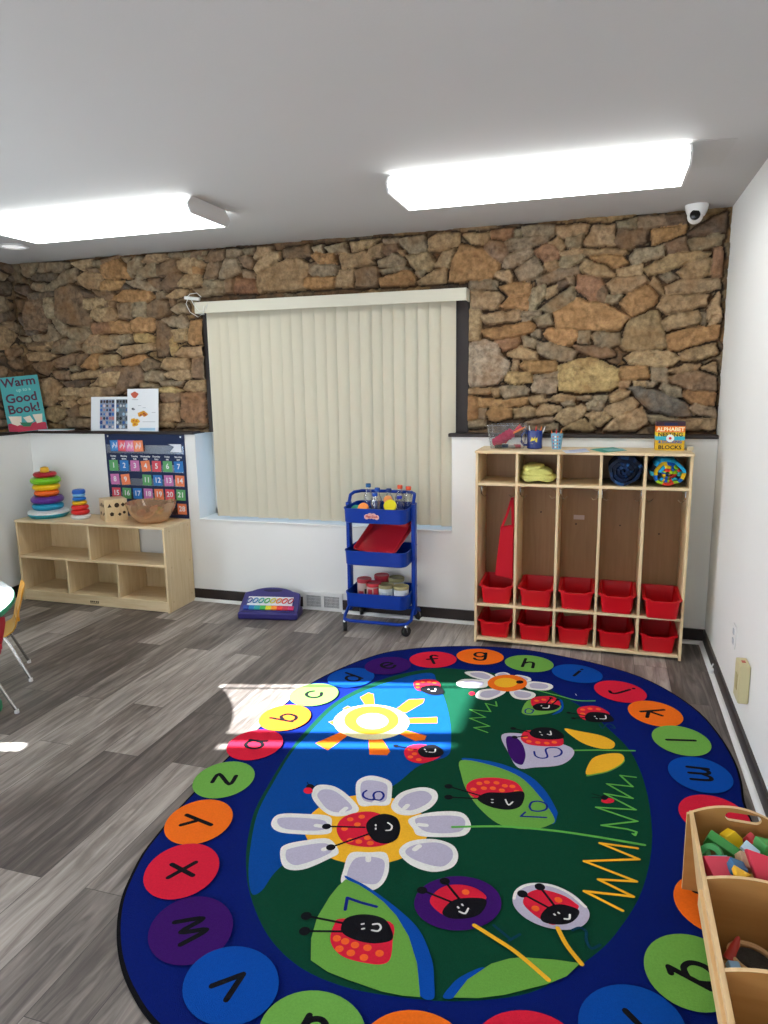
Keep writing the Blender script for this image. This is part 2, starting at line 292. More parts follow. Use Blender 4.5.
# ================================================================== RUBBLE STONE WALLS
# outlines of the stones, surveyed region by region; letter = kind of stone
STONES = {
'A': (0, 250, 6.98, '''g 135,90 255,85 240,125 230,165 180,190 150,160|g 265,95 330,85 480,90 460,130 380,150 250,155|d 240,165 370,155 385,185 350,215 220,205
g 300,290 215,270 225,225 330,240 400,190 450,140 530,125 530,200 420,245 380,270|d 105,245 180,255 200,300 175,315 105,285|d 190,305 360,285 370,310 300,335 200,345
b 175,350 280,340 300,380 335,480 300,555 180,560 165,480 170,420|g 300,335 365,330 370,370 305,375|g 305,380 375,375 385,460 345,475
b 385,280 490,235 560,290 590,340 585,400 630,450 635,520 590,530 470,510 385,460|g 350,485 395,475 480,545 440,600 420,600|g 480,540 620,530 620,580 570,640 480,615 465,600
t 535,190 580,150 690,165 710,210 680,265 600,265 540,235|t 500,90 640,60 645,110 580,140 530,115|g 650,75 720,65 700,120 655,115|o 700,110 768,85 830,85 860,190 715,195 695,150
b 600,130 690,135 705,165 640,155|b 630,280 770,285 770,335 690,330|d 590,285 690,330 600,330 570,290|t 590,345 720,335 725,375 660,410 590,410 575,375|t 720,355 770,350 770,395 715,390
t 640,425 680,410 770,405 770,495 680,495 635,465|r 640,510 770,510 765,580 650,585 630,550|t 590,640 620,595 700,590 715,690 640,725 575,690|d 180,570 260,565 250,590 190,595
g 215,605 320,585 330,520 350,525 410,610 370,635 230,635|g 120,610 200,610 195,640 140,640|b 370,645 440,620 520,640 540,690 370,700|b 180,650 350,645 350,690 190,690
d 105,340 150,350 155,440 130,400|d 125,450 165,470 170,540 130,500'''),
'B': (100, 240, 6.98, '''b 5,140 80,120 130,115 120,135 20,165|o 10,185 60,155 130,140 200,220 210,265 100,265 20,260|g 140,125 195,120 180,165|g 200,170 260,115 300,120 290,175 240,215 220,255 195,220
t 300,150 340,100 440,95 490,125 420,150 340,165|g 240,265 260,210 320,175 385,165 390,250|b 400,180 490,140 530,140 555,210 480,240 400,250|g 470,100 570,90 575,125 500,125
g 590,90 730,80 720,130 590,120|t 540,150 590,130 680,135 725,165 700,220 620,235 560,205|o 0,295 50,275 160,290 140,330 60,350 0,345|d 140,345 165,310 210,345
g 175,290 270,270 340,300 390,350 330,355 210,320|b 330,280 400,270 420,330 380,335|b 430,290 480,245 550,225 570,250 540,320 460,350 425,335|t 550,300 590,240 690,245 700,300 640,330 550,325
g 715,290 768,285 768,330 715,330|o 90,395 150,355 330,360 375,400 330,430 160,430 85,415|b 0,355 90,375 70,410 0,405|b 20,430 100,425 110,460 30,465|g 385,365 450,355 460,395 400,405
t 460,390 530,345 600,350 590,380 500,405|b 120,440 210,435 215,550 150,550|g 220,435 315,430 310,535 225,535|b 325,450 400,410 470,430 480,500 410,540 330,535
g 490,480 560,445 610,450 610,510 520,505|b 480,410 510,405 520,450 490,460|t 0,480 90,475 140,540 60,570 0,570|g 430,550 570,525 605,590 580,615 480,600|b 0,580 60,590 55,640 0,650
o 70,575 150,565 215,585 210,645 80,650|o 215,570 260,540 370,550 380,600 360,635 240,645 220,620|b 390,560 430,560 470,620 500,640 490,760 470,810 400,810 385,700
t 500,635 600,620 600,700 560,710 510,700|o 620,570 700,560 730,640 730,715 640,730 610,715|y 235,660 330,660 370,680 370,710 250,715|g 70,670 200,660 225,700 160,725 80,730'''),
'D': (100, 340, 6.98, '''t 0,-30 60,-20 120,10 120,50 60,65 0,60|t 110,75 160,45 370,25 380,60 250,90 160,110|y 465,0 510,-50 520,0 530,90 500,110|t 520,105 570,55 720,50 725,115 600,120
t 0,110 120,105 130,170 0,180|o 140,140 300,100 330,125 290,160 200,175 150,170|b 280,170 340,130 410,170 410,195 320,215|t 425,190 460,130 600,125 630,180 620,200 470,210
b 640,130 710,130 715,265 640,260|g 725,0 755,0 745,270 720,270|t 445,235 480,215 620,210 630,260 560,280 460,260|g 305,235 350,215 440,225 435,280 370,290 310,280
b 0,195 130,185 145,215 0,235|t 0,245 60,225 145,225 130,300 60,320 0,325|b 155,190 270,180 300,230 300,300 180,340 130,380 120,350|g 405,290 580,290 560,320 430,320
g 290,300 390,310 400,335 280,330|y 410,335 500,330 570,355 530,365 415,360|t 575,340 610,285 720,280 725,360 600,360|b 430,370 560,370 550,435 430,430
t 400,445 540,440 545,565 400,570|r 570,380 720,370 730,580 600,575 560,540|b 0,330 110,330 110,385 0,390|t 405,575 500,575 500,605 410,605|b 540,585 750,585 750,605 530,610
t 250,350 390,350 390,440 250,450|b 130,400 230,400 230,470 130,480|t 0,400 120,400 110,500 0,500|b 130,490 380,460 380,560 130,560|g 0,510 120,510 120,590 0,590'''),
'C': (0, 340, 6.98, '''t 170,30 350,15 350,60 240,70 190,60|g 370,50 430,0 540,0 560,60 450,95 360,90|g 575,30 620,0 700,0 715,80 620,95 570,70|t 180,100 300,75 375,110 330,140 200,140
b 220,170 280,150 365,160 350,210 320,240 250,220|b 370,150 500,95 530,100 520,150 480,185 390,190|b 530,110 600,90 590,140 540,175|g 480,190 530,180 540,210 500,220
o 560,190 640,90 700,100 690,170 640,205|t 490,240 680,210 768,180 768,210 650,260 490,270|b 360,225 470,215 480,240 470,270 380,270|t 260,280 340,265 420,320 400,400 350,460 300,460 270,340
d 440,300 520,280 610,290 600,320 470,330|t 630,320 680,270 700,250 700,320|t 415,360 440,335 700,335 730,360 700,395 560,390 430,380|t 395,395 560,385 540,410 470,430 400,415
t 415,440 500,430 530,450 490,470 430,465|t 540,430 580,405 690,400 690,430 560,445|t 310,510 340,470 400,460 460,490 440,540 380,570 320,550|b 460,500 530,450 560,530 470,540
t 560,460 690,450 690,540 565,530|b 450,550 690,550 690,610 470,610|b 240,250 260,300 275,450 240,440|b 235,470 300,480 300,600 240,600'''),
'E': (190, 220, 5.486, '''b 0,180 70,165 80,210 0,210|b 75,220 105,170 185,165 185,205 120,225|g 200,165 290,160 270,195 200,205|g 290,155 350,150 340,180 300,185
t 345,210 370,150 450,150 455,170 370,220|t 350,270 370,235 450,180 490,175 495,210 400,275 365,290|b 505,160 660,135 660,195 560,205 510,200|t 360,300 520,215 600,210 645,240 635,380 500,385 385,395 365,370
b 270,205 310,190 350,230 330,265 290,250|g 160,290 195,215 260,210 275,285 210,315 155,320|g 285,270 345,290 345,315 290,310|o 0,220 70,235 60,290 0,290|b 70,320 100,235 160,225 155,270 130,315
t 0,300 50,300 60,350 0,365|g 70,365 75,330 180,335 180,365|g 10,380 180,370 185,400 60,415|b 190,330 235,320 235,395 195,400|r 235,400 250,315 340,325 380,370 370,400
g 670,145 730,135 725,175 680,175|o 655,190 768,180 768,225 690,215|b 645,295 650,240 700,225 680,280'''),
'F': (320, 220, 4.8, '''g 25,130 120,105 130,155 50,160|t 140,105 280,90 240,125 150,150|o -30,160 70,165 75,205 -20,205|g -50,210 80,220 70,260 -20,275 -60,250|o -80,275 75,275 65,325 -80,330
t 95,165 215,150 260,205 100,230|t 85,240 165,235 155,320 75,320|b 175,240 215,220 275,225 285,275 270,315 175,320|g 300,90 375,85 370,110 300,110|t 230,135 300,110 300,165 250,180 225,160
b 305,120 370,115 385,145 310,165|g 375,95 500,70 510,155 430,160 385,115|g 275,195 350,160 410,190 405,215 280,225|g 285,240 400,220 435,235 300,255|o 285,280 430,240 455,270 450,310 290,315
t 415,175 520,155 550,210 520,240 460,240 430,200|t 375,150 410,150 405,175 385,165|t 520,90 560,65 660,60 660,120 560,145 520,150|t 550,215 590,150 645,140 620,225|t 460,300 550,235 605,230 600,295 480,305
g 455,250 505,245 475,275|o 615,295 640,195 670,115 730,130 786,136 856,210 850,240 829,280 720,285 680,295'''),
'G': (460, 210, 5.486, '''t 15,130 160,120 150,180 60,180|r 165,115 300,100 290,140 250,160 170,150|g 345,90 515,80 515,130 400,138 345,130|g 305,110 335,105 330,140 305,140|g 250,175 290,155 500,135 485,165 330,215 265,225
b 130,200 150,165 240,180 265,240 215,285 160,245|g 225,310 250,250 390,205 400,235 340,285 250,320|r 405,225 470,180 530,205 545,255 460,280|t 490,180 540,140 580,195 560,220 520,200|t 460,290 530,265 545,320 500,335 465,325
g 300,330 410,250 460,330 420,375 330,390|t 190,345 270,330 290,365 280,400 195,365|t 525,90 640,75 715,80 690,125 570,155 530,125|g 580,155 680,135 670,190 590,205|t 550,230 660,205 680,215 660,240 550,245
t 685,175 740,80 850,80 845,190 690,190|g 545,275 560,255 680,230 680,265 600,310 550,320|t 655,310 690,270 768,295 850,345 845,370 768,365 690,345|g 425,380 500,340 650,310 655,340 520,385 430,410
g 50,390 200,390 200,430 50,435|o 215,420 270,400 380,400 385,465 270,470|t 50,445 210,450 235,480 200,540 60,545|o 220,530 270,480 380,475 370,545|g 395,430 465,415 465,470 400,550 380,540
t 475,430 540,405 530,450 475,485|d 535,395 590,380 600,405 540,440|g 435,545 620,415 630,430 625,490 500,570|g 585,370 620,360 620,400 595,405|r 640,430 650,350 768,380 800,440 790,490 720,500
o 515,570 640,480 713,505 803,515 893,565 928,593 873,653 713,658 525,645|t 45,545 110,550 110,715 45,715|t 110,575 330,550 325,600 130,625|g 335,560 430,550 440,575 340,580|g 335,590 385,585 385,600 340,605
g 400,590 490,570 510,630 430,640'''),
'H': (590, 200, 5.486, '''g 150,120 260,95 255,145 160,150|g 270,95 410,80 420,130 300,150 265,140|b 130,240 165,160 320,155 310,220 220,265|o 340,160 530,135 510,180 380,230 345,235|d 415,85 530,75 525,130 430,130
d 535,180 600,140 750,65 745,170 600,185|t -40,265 200,270 210,290 -30,297|o 5,310 180,305 210,345 150,365 80,345|g 220,320 250,270 400,250 405,300 240,355|b 410,240 520,200 540,270 430,300
g 540,215 700,185 740,190 720,235 600,270 550,260|t 300,380 410,315 560,275 660,285 650,300 520,350 400,395 320,405|t 480,395 560,335 665,315 665,405 520,435|t 150,380 290,355 290,405 240,415 155,410
g 390,415 440,395 480,425 430,445|t 330,455 360,415 410,500 410,520 340,475|t 90,460 150,425 300,415 325,445 210,505 120,515|t 420,475 520,435 710,430 720,480 600,510 430,510
r 680,265 710,250 725,260 720,415 675,415|b 0,420 50,440 95,500 75,560 0,540|g 90,520 180,525 150,565 85,555|o 165,570 220,510 310,470 375,530 360,570 230,640|t 370,590 410,525 655,520 640,570 560,600 420,620
t 650,580 710,510 720,640 650,657'''),
'I': (460, 320, 5.486, '''o 120,60 380,5 415,40 400,65 220,105 130,90|g 390,80 435,55 435,90 400,95|r 190,115 330,90 320,140 240,175|g 345,85 415,110 410,155 345,140|g 425,120 560,140 640,180 620,220 550,225 490,205 430,180
o 460,75 480,50 640,60 650,90 600,140 500,120|g 655,60 715,60 710,135 650,120|w 35,130 150,110 200,130 220,190 265,230 260,290 200,350 60,365 30,320|t 260,190 330,145 420,180 425,215 310,215
t 275,270 290,225 325,225 310,280|o 330,260 350,225 525,225 520,280 380,290|y 240,330 270,290 390,290 400,340 280,350|g 410,305 530,290 525,315 410,320|w 390,370 420,325 535,330 520,400 400,395
y 535,255 620,225 720,205 800,235 870,270 868,360 820,385 700,395 545,385|b 620,140 700,150 800,150 850,190 768,205 650,175|t 30,385 70,375 165,375 160,400 40,410|t 165,385 215,375 210,415 180,425
g 220,370 340,360 380,385 370,410 250,430 220,405|o 30,420 95,425 90,545 25,550|o 100,430 240,440 370,430 370,460 240,480 100,475|t 370,430 460,410 465,450 400,470|t 470,440 550,410 630,420 600,440 530,455
g 560,460 630,430 625,470 580,475|g 640,420 725,415 720,435 650,435|t 415,500 450,465 560,485 500,520 420,520|o 145,510 170,485 280,490 275,535 200,555 160,545|t 290,490 380,475 410,490 405,525 295,540
g 100,490 135,490 140,540 100,540|g 25,595 40,555 140,550 140,585|t 520,545 550,500 670,465 690,485 660,540 580,580|g 360,570 420,545 510,535 510,560 430,570|t 560,600 680,545 740,595 730,610
t 680,520 768,500 810,530 768,570|g 695,460 740,435 770,455 770,495 700,490|g 360,580 530,575 530,605 360,605'''),
'J': (590, 310, 5.486, '''t 170,200 215,60 330,10 370,5 430,200 330,215 220,220|t 395,60 430,30 590,5 610,45 590,80 420,110|t 650,0 715,0 715,65 650,80|g 610,20 640,15 630,80 605,80|g 10,140 40,115 160,130 170,180 110,210 30,190
o 420,140 560,100 710,85 700,150 480,220 440,220|t 490,240 560,215 690,185 700,235 560,280 500,270|t 190,260 260,220 440,225 490,265 460,300 360,310 220,295|o 155,345 170,315 310,310 330,365 260,375 165,380
g 335,320 425,320 430,395 350,390|t 430,335 530,300 610,300 590,330 490,345|t 615,320 690,290 700,350|b 435,370 500,350 600,340 690,375 690,440 540,435 450,395|t 160,395 225,390 215,420 160,430
t 245,390 300,390 305,415 250,415|g 310,390 370,405 350,425 315,415|g 385,430 400,400 500,435 500,475 430,465|s 220,425 260,420 440,470 540,520 560,580 480,585 340,550 270,500|o 505,470 530,445 685,455 685,520 560,510
g 555,540 580,515 690,535 690,590 570,570|t 100,475 160,440 220,445 210,475 110,505|t 80,545 130,505 230,485 265,520 240,550 130,590|t 75,660 130,600 290,540 315,620 250,660|t 0,580 80,560 120,590 50,640 0,620
g 0,510 80,500 70,550 0,550|g 20,475 90,475 80,500 30,495|g 310,580 400,585 480,600 470,625 340,620|t 470,610 560,600 690,600 690,655 520,660'''),
}
LEFTST = {'A': (0, 250, 6.98, '''d 0,70 90,110 130,160 60,150 0,120|g 0,150 60,170 40,205 0,210|d 60,190 130,170 130,250 100,230|d 0,225 70,225 80,300 0,300|g 0,320 50,350 100,380 90,410 0,430|d 0,440 90,430 115,480 0,500
g 30,515 90,500 130,525 130,570 110,570|t 0,520 30,530 130,600 50,690 0,700|t 60,700 130,650 150,700'''), 'C': (0, 340, 6.98, '''b 50,60 130,40 165,70 165,90 80,140 50,100|b 70,160 130,130 190,155 180,200 100,195|b 0,180 60,200 40,260 0,260|b 0,490 60,500 60,540 0,540|g 0,560 60,560 60,600 0,600''')}
KIND = dict(o=('a67c4c', 'b48a58'), g=('8d7c62', '9f8d70'), t=('a3875f', 'b39770'), b=('7d654c', '8c7358'), d=('625446', '726353'), r=('8e6548', '9a7354'), y=('ae9158', 'bda26c'), s=('6e675c', '7c756a'), w=('958069', 'a8947c'))

def sd_poly(X, Y, P):
    """signed distance, positive inside; X,Y arrays"""
    P = np.asarray(P); n = len(P); d = np.full(X.shape, 1e9); ins = np.zeros(X.shape, bool)
    for i in range(n):
        a = P[i]; b = P[(i+1) % n]; e = b-a; wx = X-a[0]; wy = Y-a[1]
        t = np.clip((wx*e[0]+wy*e[1])/(e@e+1e-12), 0, 1); d = np.minimum(d, (wx-e[0]*t)**2+(wy-e[1]*t)**2)
        c = ((a[1] > Y) != (b[1] > Y)) & (X < (b[0]-a[0])*(Y-a[1])/(b[1]-a[1]+1e-12)+a[0]); ins ^= c
    d = np.sqrt(d); return np.where(ins, d, -d)
def vnoise(X, Y, f, seed):
    r = np.random.default_rng(seed); G = r.random((256, 256)); x = X*f; y = Y*f; xi = np.floor(x).astype(int); yi = np.floor(y).astype(int); fx = x-xi; fy = y-yi
    fx = fx*fx*(3-2*fx); fy = fy*fy*(3-2*fy); g = lambda i, j: G[i % 256, j % 256]
    return (g(xi, yi)*(1-fx)+g(xi+1, yi)*fx)*(1-fy)+(g(xi, yi+1)*(1-fx)+g(xi+1, yi+1)*fx)*fy
def filler(X, Y, seed, cw=.22, chh=.105):
    """irregular coursed rubble for what was not surveyed: jittered cells -> (distance to joint, cell id)"""
    r = np.random.default_rng(seed); J = r.random((512, 512, 4)); d1 = np.full(X.shape, 1e9); d2 = d1.copy(); idd = np.zeros(X.shape, int)
    yi = np.floor(Y/chh).astype(int); off = 0
    for dy in (-1, 0, 1):
        row = yi+dy; xo = X/cw+(row % 7)*.37; xi = np.floor(xo).astype(int)
        for dx in (-1, 0, 1, 2):
            c = xi+dx; j = J[c % 512, row % 512]
            px = (c+.15+.7*j[..., 0]-(row % 7)*.37)*cw; py = (row+.2+.6*j[..., 1])*chh; sc = .75+.5*j[..., 2]
            a = (j[..., 3]-.5)*.7; ux = (X-px)*np.cos(a)+(Y-py)*np.sin(a); uy = -(X-px)*np.sin(a)+(Y-py)*np.cos(a)
            d = np.sqrt((ux/(cw*.5))**2+(uy/(chh*.5))**2)/sc; nid = (c % 512)*512+(row % 512)
            near = d < d1; d2 = np.where(near, d1, np.minimum(d2, d)); idd = np.where(near, nid, idd); d1 = np.where(near, d, d1)
    return (d2-d1)*.055, idd
M_stone = None
def stone_mat():
    m = bpy.data.materials.new('rubble_stone'); m.use_nodes = True; nt = m.node_tree; b = nt.nodes['Principled BSDF']; L = nt.links.new
    at_ = nt.nodes.new('ShaderNodeAttribute'); at_.attribute_name = 'Col'; tc = nt.nodes.new('ShaderNodeTexCoord')
    n = nt.nodes.new('ShaderNodeTexNoise'); n.inputs['Scale'].default_value = 28; n.inputs['Detail'].default_value = 8; n.inputs['Roughness'].default_value = .65; L(tc.outputs['Object'], n.inputs['Vector'])
    cr = nt.nodes.new('ShaderNodeValToRGB'); cr.color_ramp.elements[0].position = .33; cr.color_ramp.elements[0].color = (.45, .44, .43, 1); cr.color_ramp.elements[1].position = .68; cr.color_ramp.elements[1].color = (1.22, 1.20, 1.18, 1); L(n.outputs['Fac'], cr.inputs[0])
    mx = nt.nodes.new('ShaderNodeMix'); mx.data_type = 'RGBA'; mx.blend_type = 'MULTIPLY'; mx.inputs[0].default_value = 1; L(at_.outputs['Color'], mx.inputs[6]); L(cr.outputs[0], mx.inputs[7])
    n3 = nt.nodes.new('ShaderNodeTexNoise'); n3.inputs['Scale'].default_value = 9; n3.inputs['Detail'].default_value = 5; L(tc.outputs['Object'], n3.inputs['Vector'])
    c3 = nt.nodes.new('ShaderNodeValToRGB'); c3.color_ramp.elements[0].position = .42; c3.color_ramp.elements[0].color = (0, 0, 0, 1); c3.color_ramp.elements[1].position = .72; c3.color_ramp.elements[1].color = (.5, .5, .5, 1); L(n3.outputs['Fac'], c3.inputs[0])
    m2 = nt.nodes.new('ShaderNodeMix'); m2.data_type = 'RGBA'; m2.inputs[7].default_value = lin('86603a'); L(c3.outputs[0], m2.inputs[0]); L(mx.outputs[2], m2.inputs[6]); L(m2.outputs[2], b.inputs['Base Color'])
    b.inputs['Roughness'].default_value = .85; b.inputs['Specular IOR Level'].default_value = .3
    n2 = nt.nodes.new('ShaderNodeTexNoise'); n2.inputs['Scale'].default_value = 55; n2.inputs['Detail'].default_value = 6; L(tc.outputs['Object'], n2.inputs['Vector'])
    bp = nt.nodes.new('ShaderNodeBump'); bp.inputs['Strength'].default_value = .5; bp.inputs['Distance'].default_value = .008; L(n2.outputs['Fac'], bp.inputs['Height']); L(bp.outputs['Normal'], b.inputs['Normal'])
    return m
M_stone = stone_mat()
def stone_field(name, polys, u0, u1, v0, v1, step, to3d, holes=(), seed=3):
    us = np.arange(u0, u1+step*.5, step); vs = np.arange(v0, v1+step*.5, step); us[-1] = u1; vs[-1] = v1; U, V = np.meshgrid(us, vs, indexing='ij')
    Uw = U+(vnoise(U, V, 22, seed)-.5)*.014+(vnoise(U, V, 60, seed+5)-.5)*.006; Vw = V+(vnoise(U, V, 22, seed+1)-.5)*.012+(vnoise(U, V, 60, seed+6)-.5)*.005
    best = np.full(U.shape, -1.0); hh = np.zeros(U.shape); col = np.zeros(U.shape+(3,))
    cd = np.array(lin('352b23')[:3]); col[:] = cd; mind = np.full(U.shape, 1e9)
    r = np.random.default_rng(seed)
    for k, P in polys:
        P = np.array(P); lo = P.min(0)-.05; hi = P.max(0)+.05
        i0, i1 = np.searchsorted(us, [lo[0], hi[0]]); j0, j1 = np.searchsorted(vs, [lo[1], hi[1]])
        if i1 <= i0 or j1 <= j0: continue
        sl = (slice(i0, i1), slice(j0, j1)); sd = sd_poly(Uw[sl], Vw[sl], P)+.0075
        c0, c1 = [np.array(lin(x)[:3]) for x in KIND[k]]; q = r.random(); c = (c0*(1-q)+c1*q)*(.88+.24*r.random()); c = c*(1+.06*(r.random(3)-.5)); g_ = c.mean(); c = g_+(c-g_)*.88
        tx, ty = (r.random(2)-.5)*.10; cen = P.mean(0); base = .028+.026*r.random(); rr = .010+.008*r.random()
        t = np.clip(sd/rr, 0, 1); h = np.sqrt(np.clip(1-(1-t)**2, 0, 1))*(base+tx*(U[sl]-cen[0])+ty*(V[sl]-cen[1]))
        up = sd > best[sl]; up &= sd > 0
        best[sl] = np.where(up, sd, best[sl]); hh[sl] = np.where(up, h, hh[sl]); col[sl] = np.where(up[..., None], c, col[sl]); mind[sl] = np.minimum(mind[sl], -sd)
    fd, idd = filler(Uw, Vw, seed+9); fd2 = np.minimum(fd, mind-.011); J = r.random((512*512, 5)); tones = np.array([lin(KIND[k][0])[:3] for k in 'btggbbdt'])
    fd2 = fd2-(0 if len(polys) > 50 else .004); fm = (best <= 0) & (fd2 > 0.0); jj = J[idd]; fc = tones[(jj[..., 0]*8).astype(int)]*((.62 if len(polys) > 50 else .85)+.25*jj[..., 1:2])
    t = np.clip(fd2/.012, 0, 1); fh = np.sqrt(np.clip(1-(1-t)**2, 0, 1))*(.014+.024*jj[..., 2])
    hh = np.where(fm, fh, hh); col = np.where(fm[..., None], fc, col)
    hh = hh+(vnoise(U, V, 14, seed+2)-.5)*.020*(hh > .004)+(vnoise(U, V, 45, seed+3)-.5)*.009*(hh > .004)
    hh = hh+(vnoise(U, V, 40, seed+4)-.5)*.003
    keep = np.ones((len(us)-1, len(vs)-1), bool); cu = (us[:-1]+us[1:])/2; cv = (vs[:-1]+vs[1:])/2
    for a0, a1, b0, b1 in holes: keep &= ~(((cu[:, None] > a0) & (cu[:, None] < a1)) & ((cv[None] > b0) & (cv[None] < b1)))
    X = to3d(U.ravel(), V.ravel(), hh.ravel()); nv = len(vs); I, Jx = np.nonzero(keep); a = I*nv+Jx; F = np.stack([a, a+nv, a+nv+1, a+1], 1)
    me = bpy.data.meshes.new(name); me.vertices.add(len(X)); me.vertices.foreach_set('co', X.ravel()); me.loops.add(F.size); me.loops.foreach_set('vertex_index', F.ravel())
    me.polygons.add(len(F)); me.polygons.foreach_set('loop_start', np.arange(0, F.size, 4)); me.polygons.foreach_set('loop_total', np.full(len(F), 4)); me.polygons.foreach_set('use_smooth', np.ones(len(F), bool)); me.update()
    ca = me.color_attributes.new('Col', 'FLOAT_COLOR', 'POINT'); ca.data.foreach_set('color', np.concatenate([col.reshape(-1, 3), np.ones((len(X), 1))], 1).ravel().astype(np.float32))
    me.materials.append(M_stone); o = bpy.data.objects.new(name, me); COL.objects.link(o); o['kind'] = 'structure'; return o
def survey(D, axis, val, pick):
    out = []
    for k, (x0, y0, s, t) in D.items():
        for e in t.replace('\n', '|').split('|'):
            c, pts = e.strip().split(' ', 1); P = []
            for q in pts.split():
                x, y = map(float, q.split(',')); w = at(x0+x/s, y0+y/s, axis, val); P.append((w[pick], w.z))
            out.append((c, P))
    return out
def shrink(L, d=.0):
    return L
BP = survey(STONES, 1, SR-.02, 0)
stone_field('wall_back_stone', BP, -WL-SR, 0, LEDGE-.01, H, .0065, lambda u, v, h: np.stack([u, SR+.012-h, v], 1), holes=[(SX0, SX1-.0, 0, SZT)])
LP = survey(LEFTST, 0, -WL-SR+.02, 1)
stone_field('wall_left_stone', LP, -1.2, .1, LEDGE-.01, H, .009, lambda u, v, h: np.stack([-WL-SR-.012+h, u, v], 1), seed=21)
stone_field('wall_left_stone_near', [], YR, -1.2, LEDGE-.01, H, .012, lambda u, v, h: np.stack([-WL-SR-.012+h, u, v], 1), seed=33, holes=[(DY0, DY1, 0, DZ), (LY_0, LY_1, 0, LZ)])
# ================================================================== RUG
def rugm(name, c):
    m = mat('rug_'+name, c, .95, spec=.1, var=.16, vscale=160, bump=.5, bscale=420); return m
RC = {k: rugm(k, v) for k, v in dict(navy='021866', green='07402c', sky='044492', red='d4203a', orange='f5701c', lime='6fa84a', purple='381060', blue='0648a2', black='121218', yellow='f6b42c', cream='f4e7b0',
    white='e6e4e0', lav='b9b2c8', leafy='6aa244', deep='0c5a2c', gold='f39a24', stemg='5fae4c', ink='16247c', edge='0b0b10', dot='f2652a', faint='0a3a52').items()}
RUGC = Vector((-1.127, -1.916, 0)); rug = MB(); LAY = [0.0090]
def nxt(d=.000025): LAY[0] += d; return LAY[0]
def W(pts, reg=None):
    """outline surveyed on the rug -> floor coordinates relative to the rug centre"""
    if isinstance(pts, str): pts = [tuple(map(float, q.split(','))) for q in pts.split()]
    x0, y0, s = reg or (0, 0, 1); o = []
    for x, y in pts:
        w = at(x0+x/s, y0+y/s, 2, .010); o.append((w.x-RUGC.x, w.y-RUGC.y))
    return o
def smooth(P, n=5):
    N = len(P); out = []
    for i in range(N):
        p0, p1, p2, p3 = [np.array(P[(i+k) % N]) for k in (-1, 0, 1, 2)]
        for j in range(n):
            t = j/n; out.append(tuple(.5*((2*p1)+(-p0+p2)*t+(2*p0-5*p1+4*p2-p3)*t*t+(-p0+3*p1-3*p2+p3)*t**3)))
    return out
def tri(P, z, m):
    # triangulate any simple outline
    from mathutils.geometry import tessellate_polygon
    f = tessellate_polygon([[Vector((p[0], p[1], 0)) for p in P]]); rug.add([(p[0], p[1], z) for p in P], [tuple(t) for t in f], m)
def shape(pts, col, reg=None, sm=True, raw=False):
    P = pts if raw else W(pts, reg); tri(smooth(P) if sm else P, nxt(), RC[col])
def ell(cx, cy, rx, ry, col, reg=None, rot=0, n=36):
    a = math.radians(rot); pts = [(cx+rx*math.cos(t)*math.cos(a)-ry*math.sin(t)*math.sin(a), cy+rx*math.cos(t)*math.sin(a)+ry*math.sin(t)*math.cos(a)) for t in [2*PI*k/n for k in range(n)]]
    tri(W(pts, reg), nxt(), RC[col])
def stroke(pts, w, col, reg=None, raw=False, sm=False, ball=0):
    P = [np.array(p) for p in (pts if raw else W(pts, reg))]; z = nxt(); m = RC[col]
    if sm and len(P) > 2:
        Q = []
        for i in range(len(P)-1):
            p0, p1, p2, p3 = P[max(i-1, 0)], P[i], P[i+1], P[min(i+2, len(P)-1)]
            for j in range(4): t = j/4; Q.append(.5*((2*p1)+(-p0+p2)*t+(2*p0-5*p1+4*p2-p3)*t*t+(-p0+3*p1-3*p2+p3)*t**3))
        P = Q+[P[-1]]
    for i, (a, b) in enumerate(zip(P[:-1], P[1:])):
        d = b-a; l = np.hypot(*d)
        if l < 1e-6: continue
        n = np.array((-d[1], d[0]))/l*w/2; zz = z+2e-6*(i % 2); rug.add([(*(a-n), zz), (*(b-n), zz), (*(b+n), zz), (*(a+n), zz)], [(0, 1, 2, 3)], m)
    for i, p in enumerate(P): rug.add([(p[0]+w/2*math.cos(k*PI/5), p[1]+w/2*math.sin(k*PI/5), z+4e-6+2e-6*(i % 2)) for k in range(10)], [tuple(range(10))], m)
    if ball: p = P[-1]; rug.add([(p[0]+ball*math.cos(k*PI/8), p[1]+ball*math.sin(k*PI/8), z+8e-6) for k in range(16)], [tuple(range(16))], m)
# outer outline, rug body, bound edge
def superell(a, b, n, rot, N=160):
    o = []
    for k in range(N):
        t = 2*PI*k/N; x = a*math.copysign(abs(math.cos(t))**(2/n), math.cos(t)); y = b*math.copysign(abs(math.sin(t))**(2/n), math.sin(t))
        o.append((x*math.cos(rot)-y*math.sin(rot), x*math.sin(rot)+y*math.cos(rot)))
    return o
rot = math.radians(-1.95); OUT = superell(1.068, 1.48, 2.6, rot); IN = superell(1.056, 1.468, 2.6, rot)
VIS = '150,1020 133,995 122,970 117,945 117,920 121,898 128,880 142,853 160,830 180,806 200,785 220,764 240,745 270,717 300,690 319,678 340,668 362,659 385,652 404,649 424,647 456,645.5 490,646 525,649 560,655 601,664 640,676 672,692 700,712 720,735 735,760 742,781 745,802'
V_ = W(VIS); a0 = math.atan2(V_[0][1], V_[0][0]) % (2*PI); a1 = math.atan2(V_[-1][1], V_[-1][0]) % (2*PI)
REST = [p for p in OUT if (a0+.08) < (math.atan2(p[1], p[0]) % (2*PI)) < (a1+2*PI if a1 < a0 else a1)-.10]
REST.sort(key=lambda p: -(math.atan2(p[1], p[0]) % (2*PI)))
OUT = smooth(V_+REST, 3); cx_ = sum(p[0] for p in OUT)/len(OUT); cy_ = sum(p[1] for p in OUT)/len(OUT); IN = [(p[0]*.991, p[1]*.992) for p in OUT]
